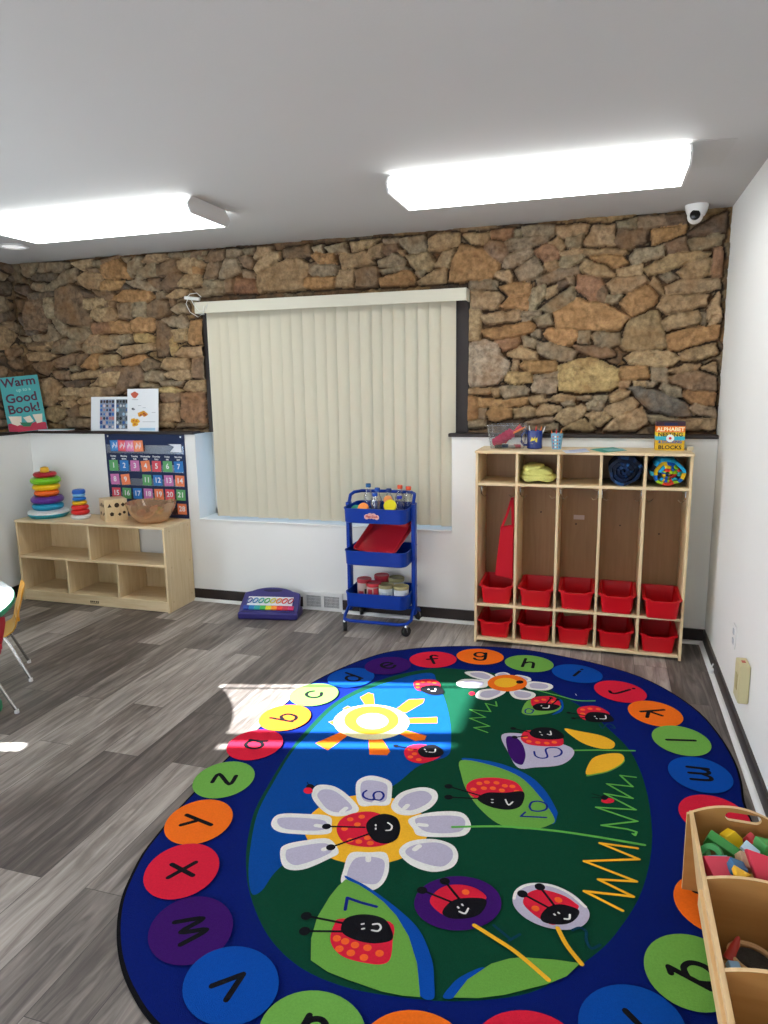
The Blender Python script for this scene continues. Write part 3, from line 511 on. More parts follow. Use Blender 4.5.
rug.loft([[(x, y, z) for x, y in OUT] for z in (0.0008, .007)]+[[(x, y, .0090) for x, y in IN]], RC['edge'])
tri(IN, nxt(), RC['navy'])
INNER = '246,860 249,890 262,925 280,950 305,970 340,985 380,994 450,1001 520,995 560,978 600,950 622,925 640,895 650,860 652,830 648,797 640,770 628,748 610,730 592,714 570,700 535,683 500,674 470,670 440,668 410,672 380,680 352,692 330,706 308,728 290,750 270,782 255,810 248,838'
shape(INNER, 'green')
shape('251,892 249,860 257,815 273,783 292,752 312,730 334,708 357,694 385,683 412,675 432,673 437,682 445,700 450,722 451,742 447,756 420,765 397,783 370,800 330,830 300,850 275,872 262,890', 'sky')
R1 = (260, 670, 4.8); R2 = (260, 760, 3.491); R3 = (400, 650, 4.8); R4 = (540, 660, 4.8); R5 = (430, 720, 3.339); R6 = (290, 860, 4.8); R7 = (400, 850, 3.84); R8 = (560, 770, 6.4)
# the sun
for s in ('480,130 520,108 545,115 552,180 512,178', '645,192 715,140 790,138 782,158 700,205', '670,232 850,225 852,254 670,256', '632,290 700,288 800,315 790,335 745,340', '520,312 572,308 625,390 610,408 525,405',
          '265,350 400,292 440,300 325,385', '398,185 422,172 465,195 430,212', '328,248 370,238 400,245 360,268'): shape(s, 'orange' if s[0] != '3' else 'gold', R1, sm=False)
ell(535, 250, 182, 84, 'cream', R1); ell(535, 240, 132, 68, 'gold', R1); ell(540, 245, 76, 38, 'cream', R1)
def bug(reg, body, head, ants=(), dots=(), face=None, aw=.0085, ball=.017):
    shape(body, 'red', reg)
    for x, y in dots:
        w = W([(x, y)], reg)[0]; r = .0125; tri([(w[0]+r*math.cos(k*PI/8), w[1]+r*math.sin(k*PI/8)) for k in range(16)], nxt(1e-5), RC['dot'])
    shape(head, 'black', reg)
    for a in ants: stroke(a, aw, 'black', reg, ball=ball)
    if face:
        for f in face: stroke(f, .0065, 'white', reg, sm=True)
# big flower
ell(372, 243, 216, 122, 'yellow', R2)
PET = [('40,215 70,188 160,188 240,195 250,225 235,258 100,256 50,242', '60,215 85,200 215,208 232,232 200,246 90,240'), ('180,120 200,88 260,92 315,130 345,175 290,195 240,190 198,155', '200,120 222,102 268,112 322,165 280,182 240,174 212,145'),
       ('335,85 360,60 400,55 455,75 460,115 450,155 400,158 345,155', '352,85 380,70 438,82 444,115 432,145 362,140'), ('458,158 490,115 560,95 610,105 620,135 590,170 530,192 478,186', '482,155 512,120 570,107 600,128 578,155 522,176'),
       ('520,205 600,182 700,182 735,220 725,255 680,268 560,265 535,240', '542,206 620,194 700,198 716,225 688,252 580,250'), ('485,320 520,285 600,275 670,295 692,335 670,375 600,390 525,365', '507,320 542,295 620,288 667,310 670,345 630,372 545,350'),
       ('315,325 380,322 440,325 450,380 430,430 390,455 340,445 285,430 292,380', '335,342 425,345 432,390 405,432 340,425 302,412'), ('70,320 90,295 160,280 240,275 275,320 240,345 150,382 85,375', '90,325 110,307 225,290 247,322 140,365 98,355')]
for o, i in PET: shape(o, 'white', R2); shape(i, 'lav', R2)
for a in ('220,232 196,228', '285,180 300,168', '400,148 410,142', '505,168 515,158', '555,225 580,228', '540,312 556,300', '378,350 378,330', '246,305 222,312'): stroke(a, .02, 'white', R2)
stroke('182,112 165,78', .004, 'black', R2); stroke('182,100 200,85', .004, 'black', R2); ell(175, 93, 14, 9, 'black', R2); ell(168, 107, 16, 11, 'red', R2)
bug(R2, '267,242 285,205 330,185 400,182 470,220 470,275 420,300 350,302 290,285', '370,235 385,205 430,188 475,200 490,235 478,275 440,292 395,280',
    ('365,235 232,232', '380,258 247,305'), ((315, 207), (355, 198), (340, 225), (345, 285), (375, 272), (385, 290), (315, 280), (295, 240), (410, 200)), ('404,226 404,230', '404,238 404,242', '440,246 456,244 460,230 446,219'))
stroke('395,137 420,140 432,125 424,112 405,112 396,122 398,138 378,137 361,128 361,115 372,107', .009, 'ink', R2, sm=True)
# leaf with 10
shape('105,128 220,142 320,180 380,230 420,295 424,320 400,345 300,250 180,170', 'blue', R5)
shape('103,135 200,150 300,190 370,260 415,328 400,350 340,365 240,352 170,300 125,240 106,190', 'leafy', R5, sm=True)
bug(R5, '120,225 150,198 220,193 285,207 313,245 300,282 240,285 150,262', '158,264 190,243 250,243 312,240 305,285 262,300 200,290', ('165,252 62,222', '165,263 62,258'),
    ((165, 212), (190, 208), (222, 210), (250, 220), (180, 228), (210, 228), (240, 235), (275, 222), (290, 240), (145, 232)), ('206,266 210,266', '206,276 210,276', '252,266 262,284 276,274'))
stroke('303,322 388,326', .009, 'ink', R5); stroke('303,322 318,308', .008, 'ink', R5); stroke('332,290 340,275 365,272 388,282 388,298 365,305 340,302 332,290', .009, 'ink', R5, sm=True)
stroke('75,358 160,356 240,356 330,362 430,372 540,388 640,405 716,418', .012, 'stemg', R5, sm=True)
# pot flower with 5
stroke('470,102 560,101 683,103', .011, 'stemg', R5); shape('448,30 500,38 570,52 612,72 616,88 600,97 555,93 500,72', 'yellow', R5)
shape('522,184 560,182 600,172 640,150 648,130 600,118', 'leafy', R5); shape('520,180 540,132 580,115 630,112 648,125 640,145 600,168 560,178', 'yellow', R5)
shape('240,50 320,48 440,80 480,102 470,130 430,152 350,159 295,160 262,110', 'lav', R5, sm=True); shape('255,58 285,58 308,80 319,115 312,145 300,150 278,138 260,105', 'purple', R5)
bug(R5, '303,58 330,35 430,55 446,75 430,88 360,87 318,78', '332,42 360,26 410,28 445,48 442,62 400,66 350,60', ('335,42 278,29', '325,54 283,58'), ((330, 72), (360, 76), (390, 78), (415, 75), (318, 58)), ('366,40 369,42', '372,50 375,51', '392,48 404,50 402,38'), ball=.014)
stroke('348,106 352,120 370,128 392,124 386,100 402,93 428,95 440,106 434,118 415,124', .009, 'ink', R5, sm=True)
# flower near the lockers
stroke('610,180 700,205 768,222 850,243 935,245', .010, 'stemg', R3, sm=True)
for s in ('270,160 310,140 415,148 425,165 400,182 300,180', '310,110 340,103 400,105 450,125 455,140 425,150 350,132', '455,120 475,110 505,108 528,118 520,130 470,130', '540,130 565,120 620,132 628,150 590,154 560,145', '600,162 640,152 715,162 735,180 700,195 615,188', '525,200 560,190 640,205 648,225 610,240 550,232', '365,210 400,190 500,188 500,210 430,240 370,232'):
    shape(s, 'white', R3); P = np.array(W(s, R3)); c = P.mean(0); shape([tuple(c+(p-c)*.66) for p in P], 'lav', raw=True)
ell(515, 160, 95, 40, 'orange', R3); ell(508, 158, 56, 23, 'yellow', R3); ell(575, 155, 18, 8, 'black', R3); ell(345, 210, 15, 9, 'red', R3)
bug(R3, '65,160 90,145 160,143 190,160 185,182 90,197', '95,192 120,174 185,172 210,208 150,216', (), ((85, 165), (110, 155), (140, 155), (165, 158), (85, 180)), ('135,190 139,190', '150,198 168,198 170,186'))
bug(R3, '20,490 45,462 110,455 190,480 190,515 110,545 40,530', '85,485 115,462 170,458 210,492 180,515 110,515', ('80,480 -20,462',), ((50, 480), (70, 500), (50, 515), (90, 528)), ('118,478 121,480', '125,488 128,490', '140,492 165,492 170,478'), ball=.012)
shape('585,290 605,252 640,240 760,262 768,285 720,305 640,315 592,308', 'leafy', R3); shape('768,285 775,262 762,243 740,235 775,240 785,275 770,300 730,312', 'blue', R3)
bug(R3, '628,242 655,227 730,225 766,250 760,278 700,290 640,275', '638,270 680,256 765,268 745,288 700,294 652,290', ('700,262 725,232', '730,262 757,240'), ((655, 245), (690, 240), (735, 250)), ('678,268 680,270', '686,280 712,280 716,268'), ball=.011)
stroke('640,292 620,283 602,290 604,304 628,306 640,295 640,288', .007, 'ink', R3, sm=True)
bug(R4, '178,250 195,228 260,222 310,240 330,268 220,290', '215,278 240,252 320,258 356,288 330,300 240,298', ('215,268 138,255', '222,278 160,282'), ((205, 240), (240, 236), (280, 238), (205, 260)), ('262,272 265,274', '270,282 273,284', '288,284 315,284 314,268'), ball=.011)
stroke('285,312 300,330 320,310 345,312 360,330 340,325', .007, 'faint', R4, sm=True); stroke('170,165 175,172', .003, 'white', R4)
stroke('460,250 465,272 410,258 435,298 335,288 410,325 335,330 430,368 355,375 420,398', .008, 'stemg', R3)
stroke('485,50 385,38 465,110 300,92 465,185 285,155 485,258 230,242 495,332 265,358 430,382 490,400 480,422 465,412', .009, 'stemg', R8)
ell(305, 200, 42, 17, 'red', R8); ell(285, 180, 22, 16, 'black', R8); stroke('270,175 205,155', .004, 'black', R8); stroke('270,182 205,180', .004, 'black', R8)
stroke('495,505 255,472 505,575 155,588 490,718 245,705 470,815 155,780 400,905', .011, 'yellow', R8)
# leaf with 7
shape('265,88 330,108 400,150 520,240 620,340 680,480 692,600 690,668 640,668 600,600 500,300', 'blue', R6, sm=True)
shape('268,95 330,122 390,160 450,205 510,270 570,370 610,500 625,662 540,655 440,635 280,580 180,540 100,485 102,380 130,280 190,180 230,130', 'leafy', R6, sm=False)
bug(R6, '193,380 212,315 250,285 480,300 492,400 480,480 440,505 370,500 270,475 215,435', '245,325 275,280 360,264 450,285 488,340 488,388 405,405 320,390 258,360', ('255,307 78,272', '250,347 70,345'),
    ((265, 394), (312, 412), (372, 425), (430, 452), (355, 472), (292, 450), (237, 430), (225, 380)), ('344,312 354,310', '346,335 356,333', '398,313 425,311 436,328 422,345 393,341'))
stroke('265,242 275,185 340,208 415,228', .011, 'ink', R6)
# round blossoms 1 and 2, lower leaf
shape('165,568 190,530 230,492 310,455 330,470 260,520 205,572', 'blue', R7); shape('205,570 260,500 350,440 420,420 470,415 600,425 692,438 640,488 560,520 400,560 300,572', 'leafy', R7, sm=False)
ell(222, 208, 168, 105, 'purple', R7); shape('432,190 450,150 500,130 580,135 660,170 715,220 727,260 700,295 640,310 560,300 490,270 445,230', 'lav', R7)
stroke('438,190 450,158 500,135 580,140 650,170 712,222', .010, 'white', R7, sm=True)
bug(R7, '115,205 135,165 180,140 240,137 300,155 328,195 200,240 165,252', '162,245 190,205 240,188 328,192 320,235 280,262 200,267', ('195,202 85,158', '228,192 172,123'), ((252, 165),), ('222,222 225,226', '238,212 241,216', '228,240 250,247 262,228'))
bug(R7, '472,205 490,170 540,155 620,175 670,205 683,230 600,290 545,272 500,240', '540,255 570,222 620,212 684,232 682,260 650,285 600,290 550,280', ('570,225 470,172', '592,216 537,145'), ((520, 228), (608, 195)), ('592,250 595,253', '608,244 611,247', '632,268 650,268 652,252'))
stroke('285,293 360,340 450,400 570,503', .014, 'yellow', R7, sm=True); stroke('605,303 640,370 698,443', .014, 'yellow', R7, sm=True)
stroke('360,293 425,347 418,352 460,328', .009, 'faint', R7); stroke('662,312 690,302 715,318 715,350 735,382 768,368', .009, 'faint', R7, sm=True)
# alphabet border
GL = dict(a=['.3,.25 .1,.42 -.2,.38 -.36,.1 -.3,-.25 -.05,-.4 .2,-.25 .32,.1', '.32,.42 .3,-.05 .42,-.4'], b=['-.28,.85 -.3,-.38', '-.28,.1 0,.4 .3,.3 .38,0 .25,-.32 -.05,-.42 -.3,-.25'], c=['.34,.25 .1,.42 -.22,.35 -.38,0 -.25,-.33 .05,-.42 .36,-.25'],
          d=['.3,.85 .3,-.4', '.3,.1 .05,.4 -.25,.33 -.38,0 -.25,-.33 .05,-.42 .3,-.22'], e=['-.34,.02 .34,.08 .25,.36 -.02,.43 -.3,.28 -.38,-.05 -.2,-.37 .1,-.42 .36,-.22'], f=['.36,.65 .18,.82 -.02,.7 -.06,.3 -.06,-.45', '-.34,.25 .26,.28'],
          g=['.3,.2 .08,.42 -.22,.35 -.34,.05 -.2,-.22 .08,-.25 .3,0', '.32,.42 .32,-.5 .12,-.78 -.2,-.74 -.32,-.55'], h=['-.3,.85 -.3,-.42', '-.3,.1 -.02,.38 .24,.3 .3,-.42'], i=['0,.4 0,-.42', '0,.68 0,.72'], j=['.1,.4 .1,-.5 -.05,-.75 -.3,-.66', '.1,.68 .1,.72'],
          k=['-.28,.8 -.28,-.42', '.3,.38 -.26,-.02 .34,-.42'], l=['0,.8 0,-.45'], m=['-.5,.4 -.5,-.42', '-.5,.1 -.3,.38 -.08,.28 -.02,-.42', '-.02,.1 .18,.38 .42,.28 .48,-.42'], n=['-.3,.4 -.3,-.42', '-.3,.1 -.02,.38 .24,.3 .3,-.42'],
          o=['0,.42 -.3,.28 -.38,0 -.28,-.3 0,-.42 .28,-.3 .38,0 .28,.3 0,.42'], p=['-.3,.4 -.3,-.85', '-.3,.1 -.02,.42 .28,.32 .38,0 .25,-.32 -.02,-.4 -.3,-.2'], q=['.3,.4 .3,-.75 .48,-.62', '.3,.1 .05,.42 -.25,.33 -.38,0 -.25,-.33 .05,-.42 .3,-.22'],
          r=['-.2,.4 -.2,-.42', '-.2,.1 .05,.36 .3,.32'], s=['.3,.28 .02,.42 -.26,.28 -.18,.06 .14,-.06 .28,-.24 .02,-.42 -.3,-.3'], t=['-.02,.75 -.02,-.3 .14,-.42 .3,-.34', '-.3,.35 .28,.38'], u=['-.3,.4 -.3,-.2 -.08,-.42 .2,-.32 .3,0', '.3,.4 .3,-.42'], v=['-.34,.4 0,-.42 .34,.4'],
          w=['-.5,.4 -.26,-.42 0,.3 .26,-.42 .5,.4'], x=['-.34,.4 .34,-.42', '.34,.4 -.34,-.42'], y=['-.3,.4 0,-.1', '.34,.42 -.2,-.75'], z=['-.32,.38 .32,.38 -.32,-.4 .34,-.4'])
CIR = dict(a=(255, 745, 'red'), b=(285, 718, 'orange'), c=(314, 695, 'lime'), d=(351, 678, 'blue'), e=(388, 666, 'purple'), f=(433, 660, 'red'), g=(480, 657, 'orange'), h=(529, 664, 'lime'), i=(577, 674, 'blue'), j=(620, 692, 'red'), k=(655, 714, 'orange'), l=(681, 741, 'lime'), m=(700, 775, 'blue'),
           z=(224, 780, 'lime'), y=(199, 822, 'orange'), x=(182, 871, 'red'), w=(191, 930, 'purple'), v=(231, 985, 'blue'), u=(312, 1034, 'lime'), t=(415, 1056, 'orange'), s=(529, 1056, 'red'), r=(632, 1028, 'blue'), q=(692, 972, 'lime'), n=(714, 817, 'red'), o=(722, 856, 'purple'), p=(716, 905, 'orange'))
TOP = {'i': (.9, 4), }
for ch, (px, py, col) in CIR.items():
    c = np.array(W([(px, py)])[0]); nx = math.copysign((abs(c[0])/1.0)**1.6, c[0])/1.0; ny = math.copysign((abs(c[1])/1.38)**1.6, c[1])/1.38; L_ = math.hypot(nx, ny); up = np.array((nx, ny))/L_; rt = np.array((up[1], -up[0]))
    tri([tuple(c+.140*math.cos(k*PI/20)*rt+.124*math.sin(k*PI/20)*up) for k in range(40)], nxt(1e-5), RC[col])
    sc = .098; dy = -.18 if ch in 'bdfhklt' else (.2 if ch in 'gpqyj' else 0)
    for g in GL[ch]:
        pts = [tuple(map(float, q.split(','))) for q in g.split()]; stroke([tuple(c+rt*(x*sc)+up*((y+dy)*sc)) for x, y in pts], .018, 'black', raw=True, sm=len(pts) > 3)
ro = rug.build('rug', loc=(RUGC.x, RUGC.y, 0), fix=False)
tag(ro, 'large oval blue alphabet rug with green garden, ladybugs and flowers, on the plank floor', 'rug')
# lamps
def lamp(xr, label, power):
    root = empty('ceiling_lamp', (xr-.655, -1.035, H), 0, label, 'ceiling lamp', 'fluorescent wraparound lamps')
    L = .655
    MB().box(-L, L, -.165, .165, -.037, 0, M_steel).build('housing', root, bevel=.003)
    prof = [(-.200, -.034), (-.208, -.048), (-.180, -.084), (.180, -.084), (.208, -.048), (.200, -.034)]
    b = MB(); b.loft([[(x, y, z) for y, z in prof] for x in (-L+.006, L-.006)], M_lens); b.build('diffuser', root)
    for s in (-1, 1):
        b = MB(); q = [(y*1.02, z*1.03+.001) for y, z in prof]+[(.165, 0), (-.165, 0)]; b.loft([[(x, y, z) for y, z in q] for x in (s*L-.006*s, s*L+.004*s)], M_steel); b.build('end_cap', root)
    b = MB(); b.tube([(-L+.1, .19, -.008), (L-.1, .19, -.008)], .006, M_steel); b.build('conduit', root)
    return root
lamp(-.348, 'long white fluorescent lamp on the ceiling at right, in front of the camera dome', 0)
lamp(-2.715, 'long white fluorescent lamp on the ceiling above the low birch shelf at left', 0)
# ================================================================== FURNITURE
def tub(mb, w0, d0, w1, d1, h, m, r=.02, th=.003, rim=.012, rimh=.006, dip=0, z0=0, n=5, mtx=None):
    """open tub: bottom w0 x d0, top w1 x d1, flanged rim that can dip along the front"""
    def L(w, d, z, rr, k=0):
        o = []
        for x, y in rrect(w, d, rr, n):
            q = 0
            if dip and k: q = -dip*max(0, min(1, (.34*w-abs(x))/(.06*w)+.5))*(1 if y < -d*.42 else 0)
            o.append(Vector((x, y, z0+z+q)))
        return o
    def sub(w, d, z, rr, k=0):
        if not dip: return L(w, d, z, rr, k)
        P = rrect(w, d, rr, n); out = []
        N = len(P)
        for i in range(N):
            a, b = P[i], P[(i+1) % N]; m_ = 10 if math.dist(a, b) > w*.5 else 1
            for j in range(m_):
                t = j/m_; x = a[0]+(b[0]-a[0])*t; y = a[1]+(b[1]-a[1])*t; q = 0
                if k and y < -d*.42: q = -dip*max(0, min(1, (.33*w-abs(x))/(.05*w)+.5))
                out.append(Vector((x, y, z0+z+q)))
        return out
    F = sub
    if dip:    # keep equal vertex counts on every loop
        def F(w, d, z, rr, k=0):
            P = rrect(w, d, rr, n); N = len(P); R = rrect(w1, d1, r, n); out = []
            for i in range(N):
                a, b = P[i], P[(i+1) % N]; m_ = 10 if math.dist(R[i], R[(i+1) % N]) > w1*.5 else 1
                for j in range(m_):
                    t = j/m_; x = a[0]+(b[0]-a[0])*t; y = a[1]+(b[1]-a[1])*t; q = 0
                    if k and y < -d*.42: q = -dip*max(0, min(1, (.33*w-abs(x))/(.05*w)+.5))
                    out.append(Vector((x, y, z0+z+q)))
            return out
    loops = [F(w0-.01, d0-.01, 0, r), F(w0, d0, .004, r), F(w1, d1, h-rimh, r, 1), F(w1+2*rim, d1+2*rim, h-rimh, r+rim, 1), F(w1+2*rim, d1+2*rim, h, r+rim, 1), F(w1-2*th, d1-2*th, h, r, 1), F(w0-2*th, d0-2*th, th+.003, r)]
    return mb.loft(loops, m, mtx=mtx)

# ---- coat locker with five sections
LX1, LX0, LY0, LY1, LT = -.165, -1.388, -.345, -.014, .016
ZU = at(583, 485.7, 1, LY0).z; ZL = at(580, 611.2, 1, LY0).z; LH = 1.22
lk = empty('coat_locker', ((LX0+LX1)/2, LY1, 0), 0, 'tall birch coat locker with five cubby sections and red bins, right of the window', 'coat locker')
def lp(name, x0, x1, y0, y1, z0, z1, m): return MB().box(x0-(LX0+LX1)/2, x1-(LX0+LX1)/2, y0-LY1, y1-LY1, z0, z1, m).build(name, lk, bevel=.0025)
lp('side_panel', LX0, LX0+LT, LY0, LY1, 0, LH-LT, M_birch); lp('side_panel', LX1-LT, LX1, LY0, LY1, 0, LH-LT, M_birch)
lp('top_panel', LX0-.004, LX1+.004, LY0-.006, LY1, LH-LT, LH, M_birchx)
lp('back_panel', LX0+LT, LX1-LT, LY1-.008, LY1-.001, .02, LH-LT, M_lockback)
SECT = []; pitch = (LX1-LX0-LT)/5
for i in range(5): SECT.append((LX0+LT+pitch*i, LX0+pitch*(i+1)))
for i in range(4): lp('divider', SECT[i][1], SECT[i+1][0], LY0+.002, LY1-.008, .03, LH-LT, M_birch)
for nm, z in (('shelf', ZU), ('shelf', ZL), ('bottom_panel', .033)): lp(nm, LX0+LT, LX1-LT, LY0+.001, LY1-.008, z-LT, z, M_birchx)
for i, (a, c) in enumerate(SECT):
    for s, x in ((1, a), (-1, c)):
        x -= (LX0+LX1)/2; y = LY0-LY1+.12; z = ZU-.045; b = MB()
        b.tube([(x, y, z+.01), (x+s*.002, y, z-.04)], .006, M_chrome)
        b.tube([(x, y, z), (x+s*.02, y-.02, z+.004), (x+s*.042, y-.035, z+.022), (x+s*.05, y-.04, z+.034)], .0022, M_chrome)
        b.tube([(x, y, z-.02), (x+s*.012, y-.02, z-.045), (x+s*.03, y-.03, z-.052), (x+s*.045, y-.035, z-.035)], .0022, M_chrome); b.build('coat_hook', lk, smooth=True)
b = MB(); q = at(346+584-560+209, 517.5, 1, LY1-.01)
w_ = at(579, 517.3, 1, LY1-.01); b.box(w_.x-.033-(LX0+LX1)/2, w_.x+.033-(LX0+LX1)/2, -.0095, -.008, w_.z-.014, w_.z+.014, mat('tan_sticker', 'cdb9ae', .5)); b.build('paper_sticker', lk)
for px, py in ((541, 512), (576, 524), (620, 525.5), (659, 534)):
    b = MB(); q = at(px, py, 1, LY1-.01); b.lathe([(.005, 0), (.005, .001)], M_black, n=12, mtx=T(q.x-(LX0+LX1)/2, -.0085, q.z) @ RX(90)); b.build('screw_cover', lk)
# ---- ten red bins
def bin_proto(label):
    r_ = empty('storage_bin', (0, 0, 0), 0, label, 'storage bin', 'red bins in the coat locker')
    b = MB(); tub(b, .168, .285, .190, .31, .114, M_red, r=.018, rim=.013, rimh=.008, dip=.012); b.build('tub_body', r_, smooth=35); return r_
WORD = ['first', 'second', 'middle', 'fourth', 'fifth']
proto = None
for row, z in ((1, ZL), (0, .033)):
    for i, (a, c) in enumerate(SECT):
        lab = ('red plastic bin on the upper bin shelf of the locker, %s section from the left' if row else 'red plastic bin on the bottom of the locker, %s section from the left') % WORD[i]
        if row and i == 0: lab = 'red plastic bin on the upper bin shelf below the hanging red bag, leftmost section'
        if row and i == 4: lab = 'red plastic bin sticking out over the upper bin shelf, rightmost section of the locker'
        if proto is None: proto = bin_proto(lab); o = proto
        else: o = copy_tree(proto); o['label'] = lab
        o.scale = (1, 1, 1.06 if row else 1)
        o.location = ((a+c)/2+[-.002, .003, 0, -.003, .002][i]+(.004 if row else -.002), LY0+.162+[.0, -.004, .0, -.006, -.020][i]*(2.4 if row else .6)+(0 if row else .012), z+.0005); o.rotation_euler.z = math.radians([1, -.6, .8, -1, .4][i]*(1 if row else -1))
for row, z in ((1, ZL), (0, .033)): pass
# small paper name tags on two upper bins
# ---- red tote bag on the hook
q0 = at(513, 500, 1, -.2); b = MB(); bx = q0.x
P = [at(*p, 1, -.20) for p in ((501, 527), (513.5, 525), (512.5, 579), (507, 577), (495.5, 575))]
P = [(p.x-bx, p.z) for p in P]
fr = [Vector((x, -.018, z)) for x, z in P]; bk = [Vector((x, .022, z)) for x, z in P]; cxm = sum(p[0] for p in P)/5; czm = sum(p[1] for p in P)/5
mid = [Vector((cxm+(x-cxm)*1.08, .002, czm+(z-czm)*1.02)) for x, z in P]
tb = empty('tote_bag', (bx, -.20, 0), 0, 'red cloth tote bag hanging from a hook in the leftmost locker section', 'bag')
b.loft([fr, mid, bk], M_redd); o = b.build('bag_body', tb, smooth=60, bevel=.006)
b = MB(); A, B_, Cc = at(501.5, 528, 1, -.2), at(513, 497, 1, -.2), at(513.6, 527, 1, -.2)
for y in (-.012, .016):
    w2 = .014; pts = [(A.x-bx, A.z), ((A.x+B_.x)/2-bx-.001, (A.z+B_.z)/2-.012), (B_.x-bx-.004, B_.z), (Cc.x-bx-.004, Cc.z)]
    l0 = [Vector((x-w2/2, y, z)) for x, z in pts]; l1 = [Vector((x+w2/2, y, z+.0)) for x, z in pts]; l2 = [Vector((x+w2/2, y+.004, z)) for x, z in pts]; l3 = [Vector((x-w2/2, y+.004, z)) for x, z in pts]
    b.loft([[l0[i], l1[i], l2[i], l3[i]] for i in range(4)], M_redd)
b.build('strap', tb, smooth=50)
# ---- folded and rolled blankets in the top cubbies
def crumple(o, amp, f=9, seed=0):
    for v in o.data.vertices:
        n = noise.noise_vector(v.co*f+Vector((seed, 0, 0))); v.co += n*amp
def roll(name, label, x, z, R, dep, cols, seed, ex=1.0, y0=LY0+.02, group=None):
    rt = MB(); ms = [mat('fleece_'+c, c, .95, bump=.5, bscale=160) for c in cols]; turns = 4.2; th = R/turns*.93; N = 150; ysn = 10
    for k in range(N):
        t0, t1 = [(.25+(turns-.25)*kk/N) for kk in (k, k+1)]; ring = []
        for t in (t0, t1):
            a = 2*PI*t+seed; r0 = t*R/turns-th*.45; r1 = t*R/turns+th*.45; wob = 1+.06*math.sin(3*a+seed)+.03*math.sin(7*a)
            ring.append([Vector((r*wob*math.cos(a)*ex, y0+dy, z+r*wob*math.sin(a))) for r, dy in ((max(r0, .001), .004*math.sin(t*9)), (r1, .012+.006*math.sin(t*5)), (r1, dep), (max(r0, .001), dep))])
        rt.loft(ring, ms[int(3*noise.noise(Vector((t0*2.3, seed*7, 0)))*2.2+seed+t0*1.3) % len(ms)])
    o = rt.build(name, smooth=50, fix=True); o.location.x = x
    return tag(o, label, 'blanket', group)
sx = lambda i: (SECT[i][0]+SECT[i][1])/2
q = roll('rolled_blanket', 'dark navy blanket rolled up in the fourth top cubby of the locker', sx(3)+.004, ZU+.086, .084, .26, ['12305a', '0c2040', '1b4a80', '0f1c30'], .7, 1.13)
q = roll('rolled_blanket', 'rolled blanket with turquoise, lime and red patches in the rightmost top cubby', sx(4)+.002, ZU+.080, .078, .26, ['1f9fd0', '0c1a2c', '3dc0d8', 'e0402c', 'a4d020', '0f60b8', 'f0c020'], 2.1, 1.18)
# folded yellow towel: stacked soft folds
rt = MB(); my = mat('pale_yellow_cloth', 'd0cc74', .95, bump=.8, bscale=90)
def lump(cx, cz, w, h, m, seed, n=40):
    L = []
    for i in range(15):
        t = i/14; y = LY0+.010+.25*t; e = math.sin(PI*min(1, .12+t*.9))**.35
        L.append([Vector((cx+w/2*e*math.copysign(abs(math.cos(a))**.6, math.cos(a))*(1+.05*math.sin(3*a+seed)), y, cz+h/2*e*(1+.10*math.sin(2*a+seed+t)+.05*math.sin(5*a+seed))*math.copysign(abs(math.sin(a))**.8, math.sin(a)))) for a in [2*PI*j/n for j in range(n)]])
    rt.loft(L, m)
lump(0, ZU+.030, .212, .058, my, 0); lump(-.012, ZU+.062, .19, .055, my, 2.1); lump(-.03, ZU+.088, .13, .045, my, 4)
o = rt.build('folded_towel', smooth=80); crumple(o, .016, 11, 3)
mn = min(v.co.z for v in o.data.vertices)
for v in o.data.vertices: v.co.z += ZU+.001-mn
o.location.x = sx(1); tag(o, 'pale yellow folded towel in the second top cubby of the locker', 'towel')

# ---- things standing on the locker
LTZ = LH
def clear_box():
    a = at(489, 449, 2, LTZ); c = at(526, 451, 2, LTZ); x = (a.x+c.x)/2-.010; rt = empty('clear_container', (x, -.165, LTZ), 0, 'clear plastic container full of brushes and markers on the left end of the locker top', 'container')
    b = MB(); tub(b, .205, .14, .245, .175, .150, M_clear, r=.022, rim=.008, rimh=.006); b.build('tub_body', rt, smooth=35)
    return x
cbx = clear_box()
b = MB(); mp = mat('pink_bristle', 'c22a55', .8, bump=1, bscale=150)
ax = Matrix.Translation((cbx-.02, -.165, LTZ+.070)) @ RY(58)
prof = [(.012, -.085)]+[(.03+.003*math.sin(i*2.4), -.075+i*.009) for i in range(15)]+[(.012, .062)]; b.lathe(prof, mp, n=20, mtx=ax); b.lathe([(.007, .06), (.006, .12)], mp, n=12, mtx=ax); o = b.build('bottle_brush', smooth=50); tag(o, 'pink bristly brush slanting inside the clear container on the locker', 'brush')
for k, (dx, tl, c, nm) in enumerate(((.02, 50, 'e8502a', 'orange'), (.045, 38, 'd8303a', 'red'), (.06, 62, 'f07a30', 'bright orange'))):
    m = mat('marker_'+c, c, .4); b = MB(); mt = T(cbx+dx-.02, -.15-.012*k, LTZ+.075+.012*k) @ RY(tl); b.lathe([(.006, -.07), (.0065, -.068), (.0065, .055), (.004, .06), (.003, .075)], m, n=12, mtx=mt)
    tag(b.build('marker', smooth=40), nm+' marker sticking out of the clear container on the locker', 'marker', 'markers in the clear container')
for k, (dx, dy, c, nm) in enumerate(((-.055, -.03, '2a2a30', 'black'), (-.02, .02, '3a6ea0', 'blue'), (.03, -.04, '9a9a98', 'grey'), (.055, .02, 'b04858', 'dull red'), (-.06, .035, 'd8a040', 'amber'))):
    b = MB(); b.rbox(-.022, .022, -.012, .012, 0, .018, .004, mat('bit_'+c, c, .5)); o = b.build('loose_block', smooth=40); o.location = (cbx+dx, -.165+dy, LTZ+.005); o.rotation_euler.z = k*1.1
    tag(o, nm+' small piece lying at the bottom of the clear container', 'craft piece', 'pieces in the clear container')
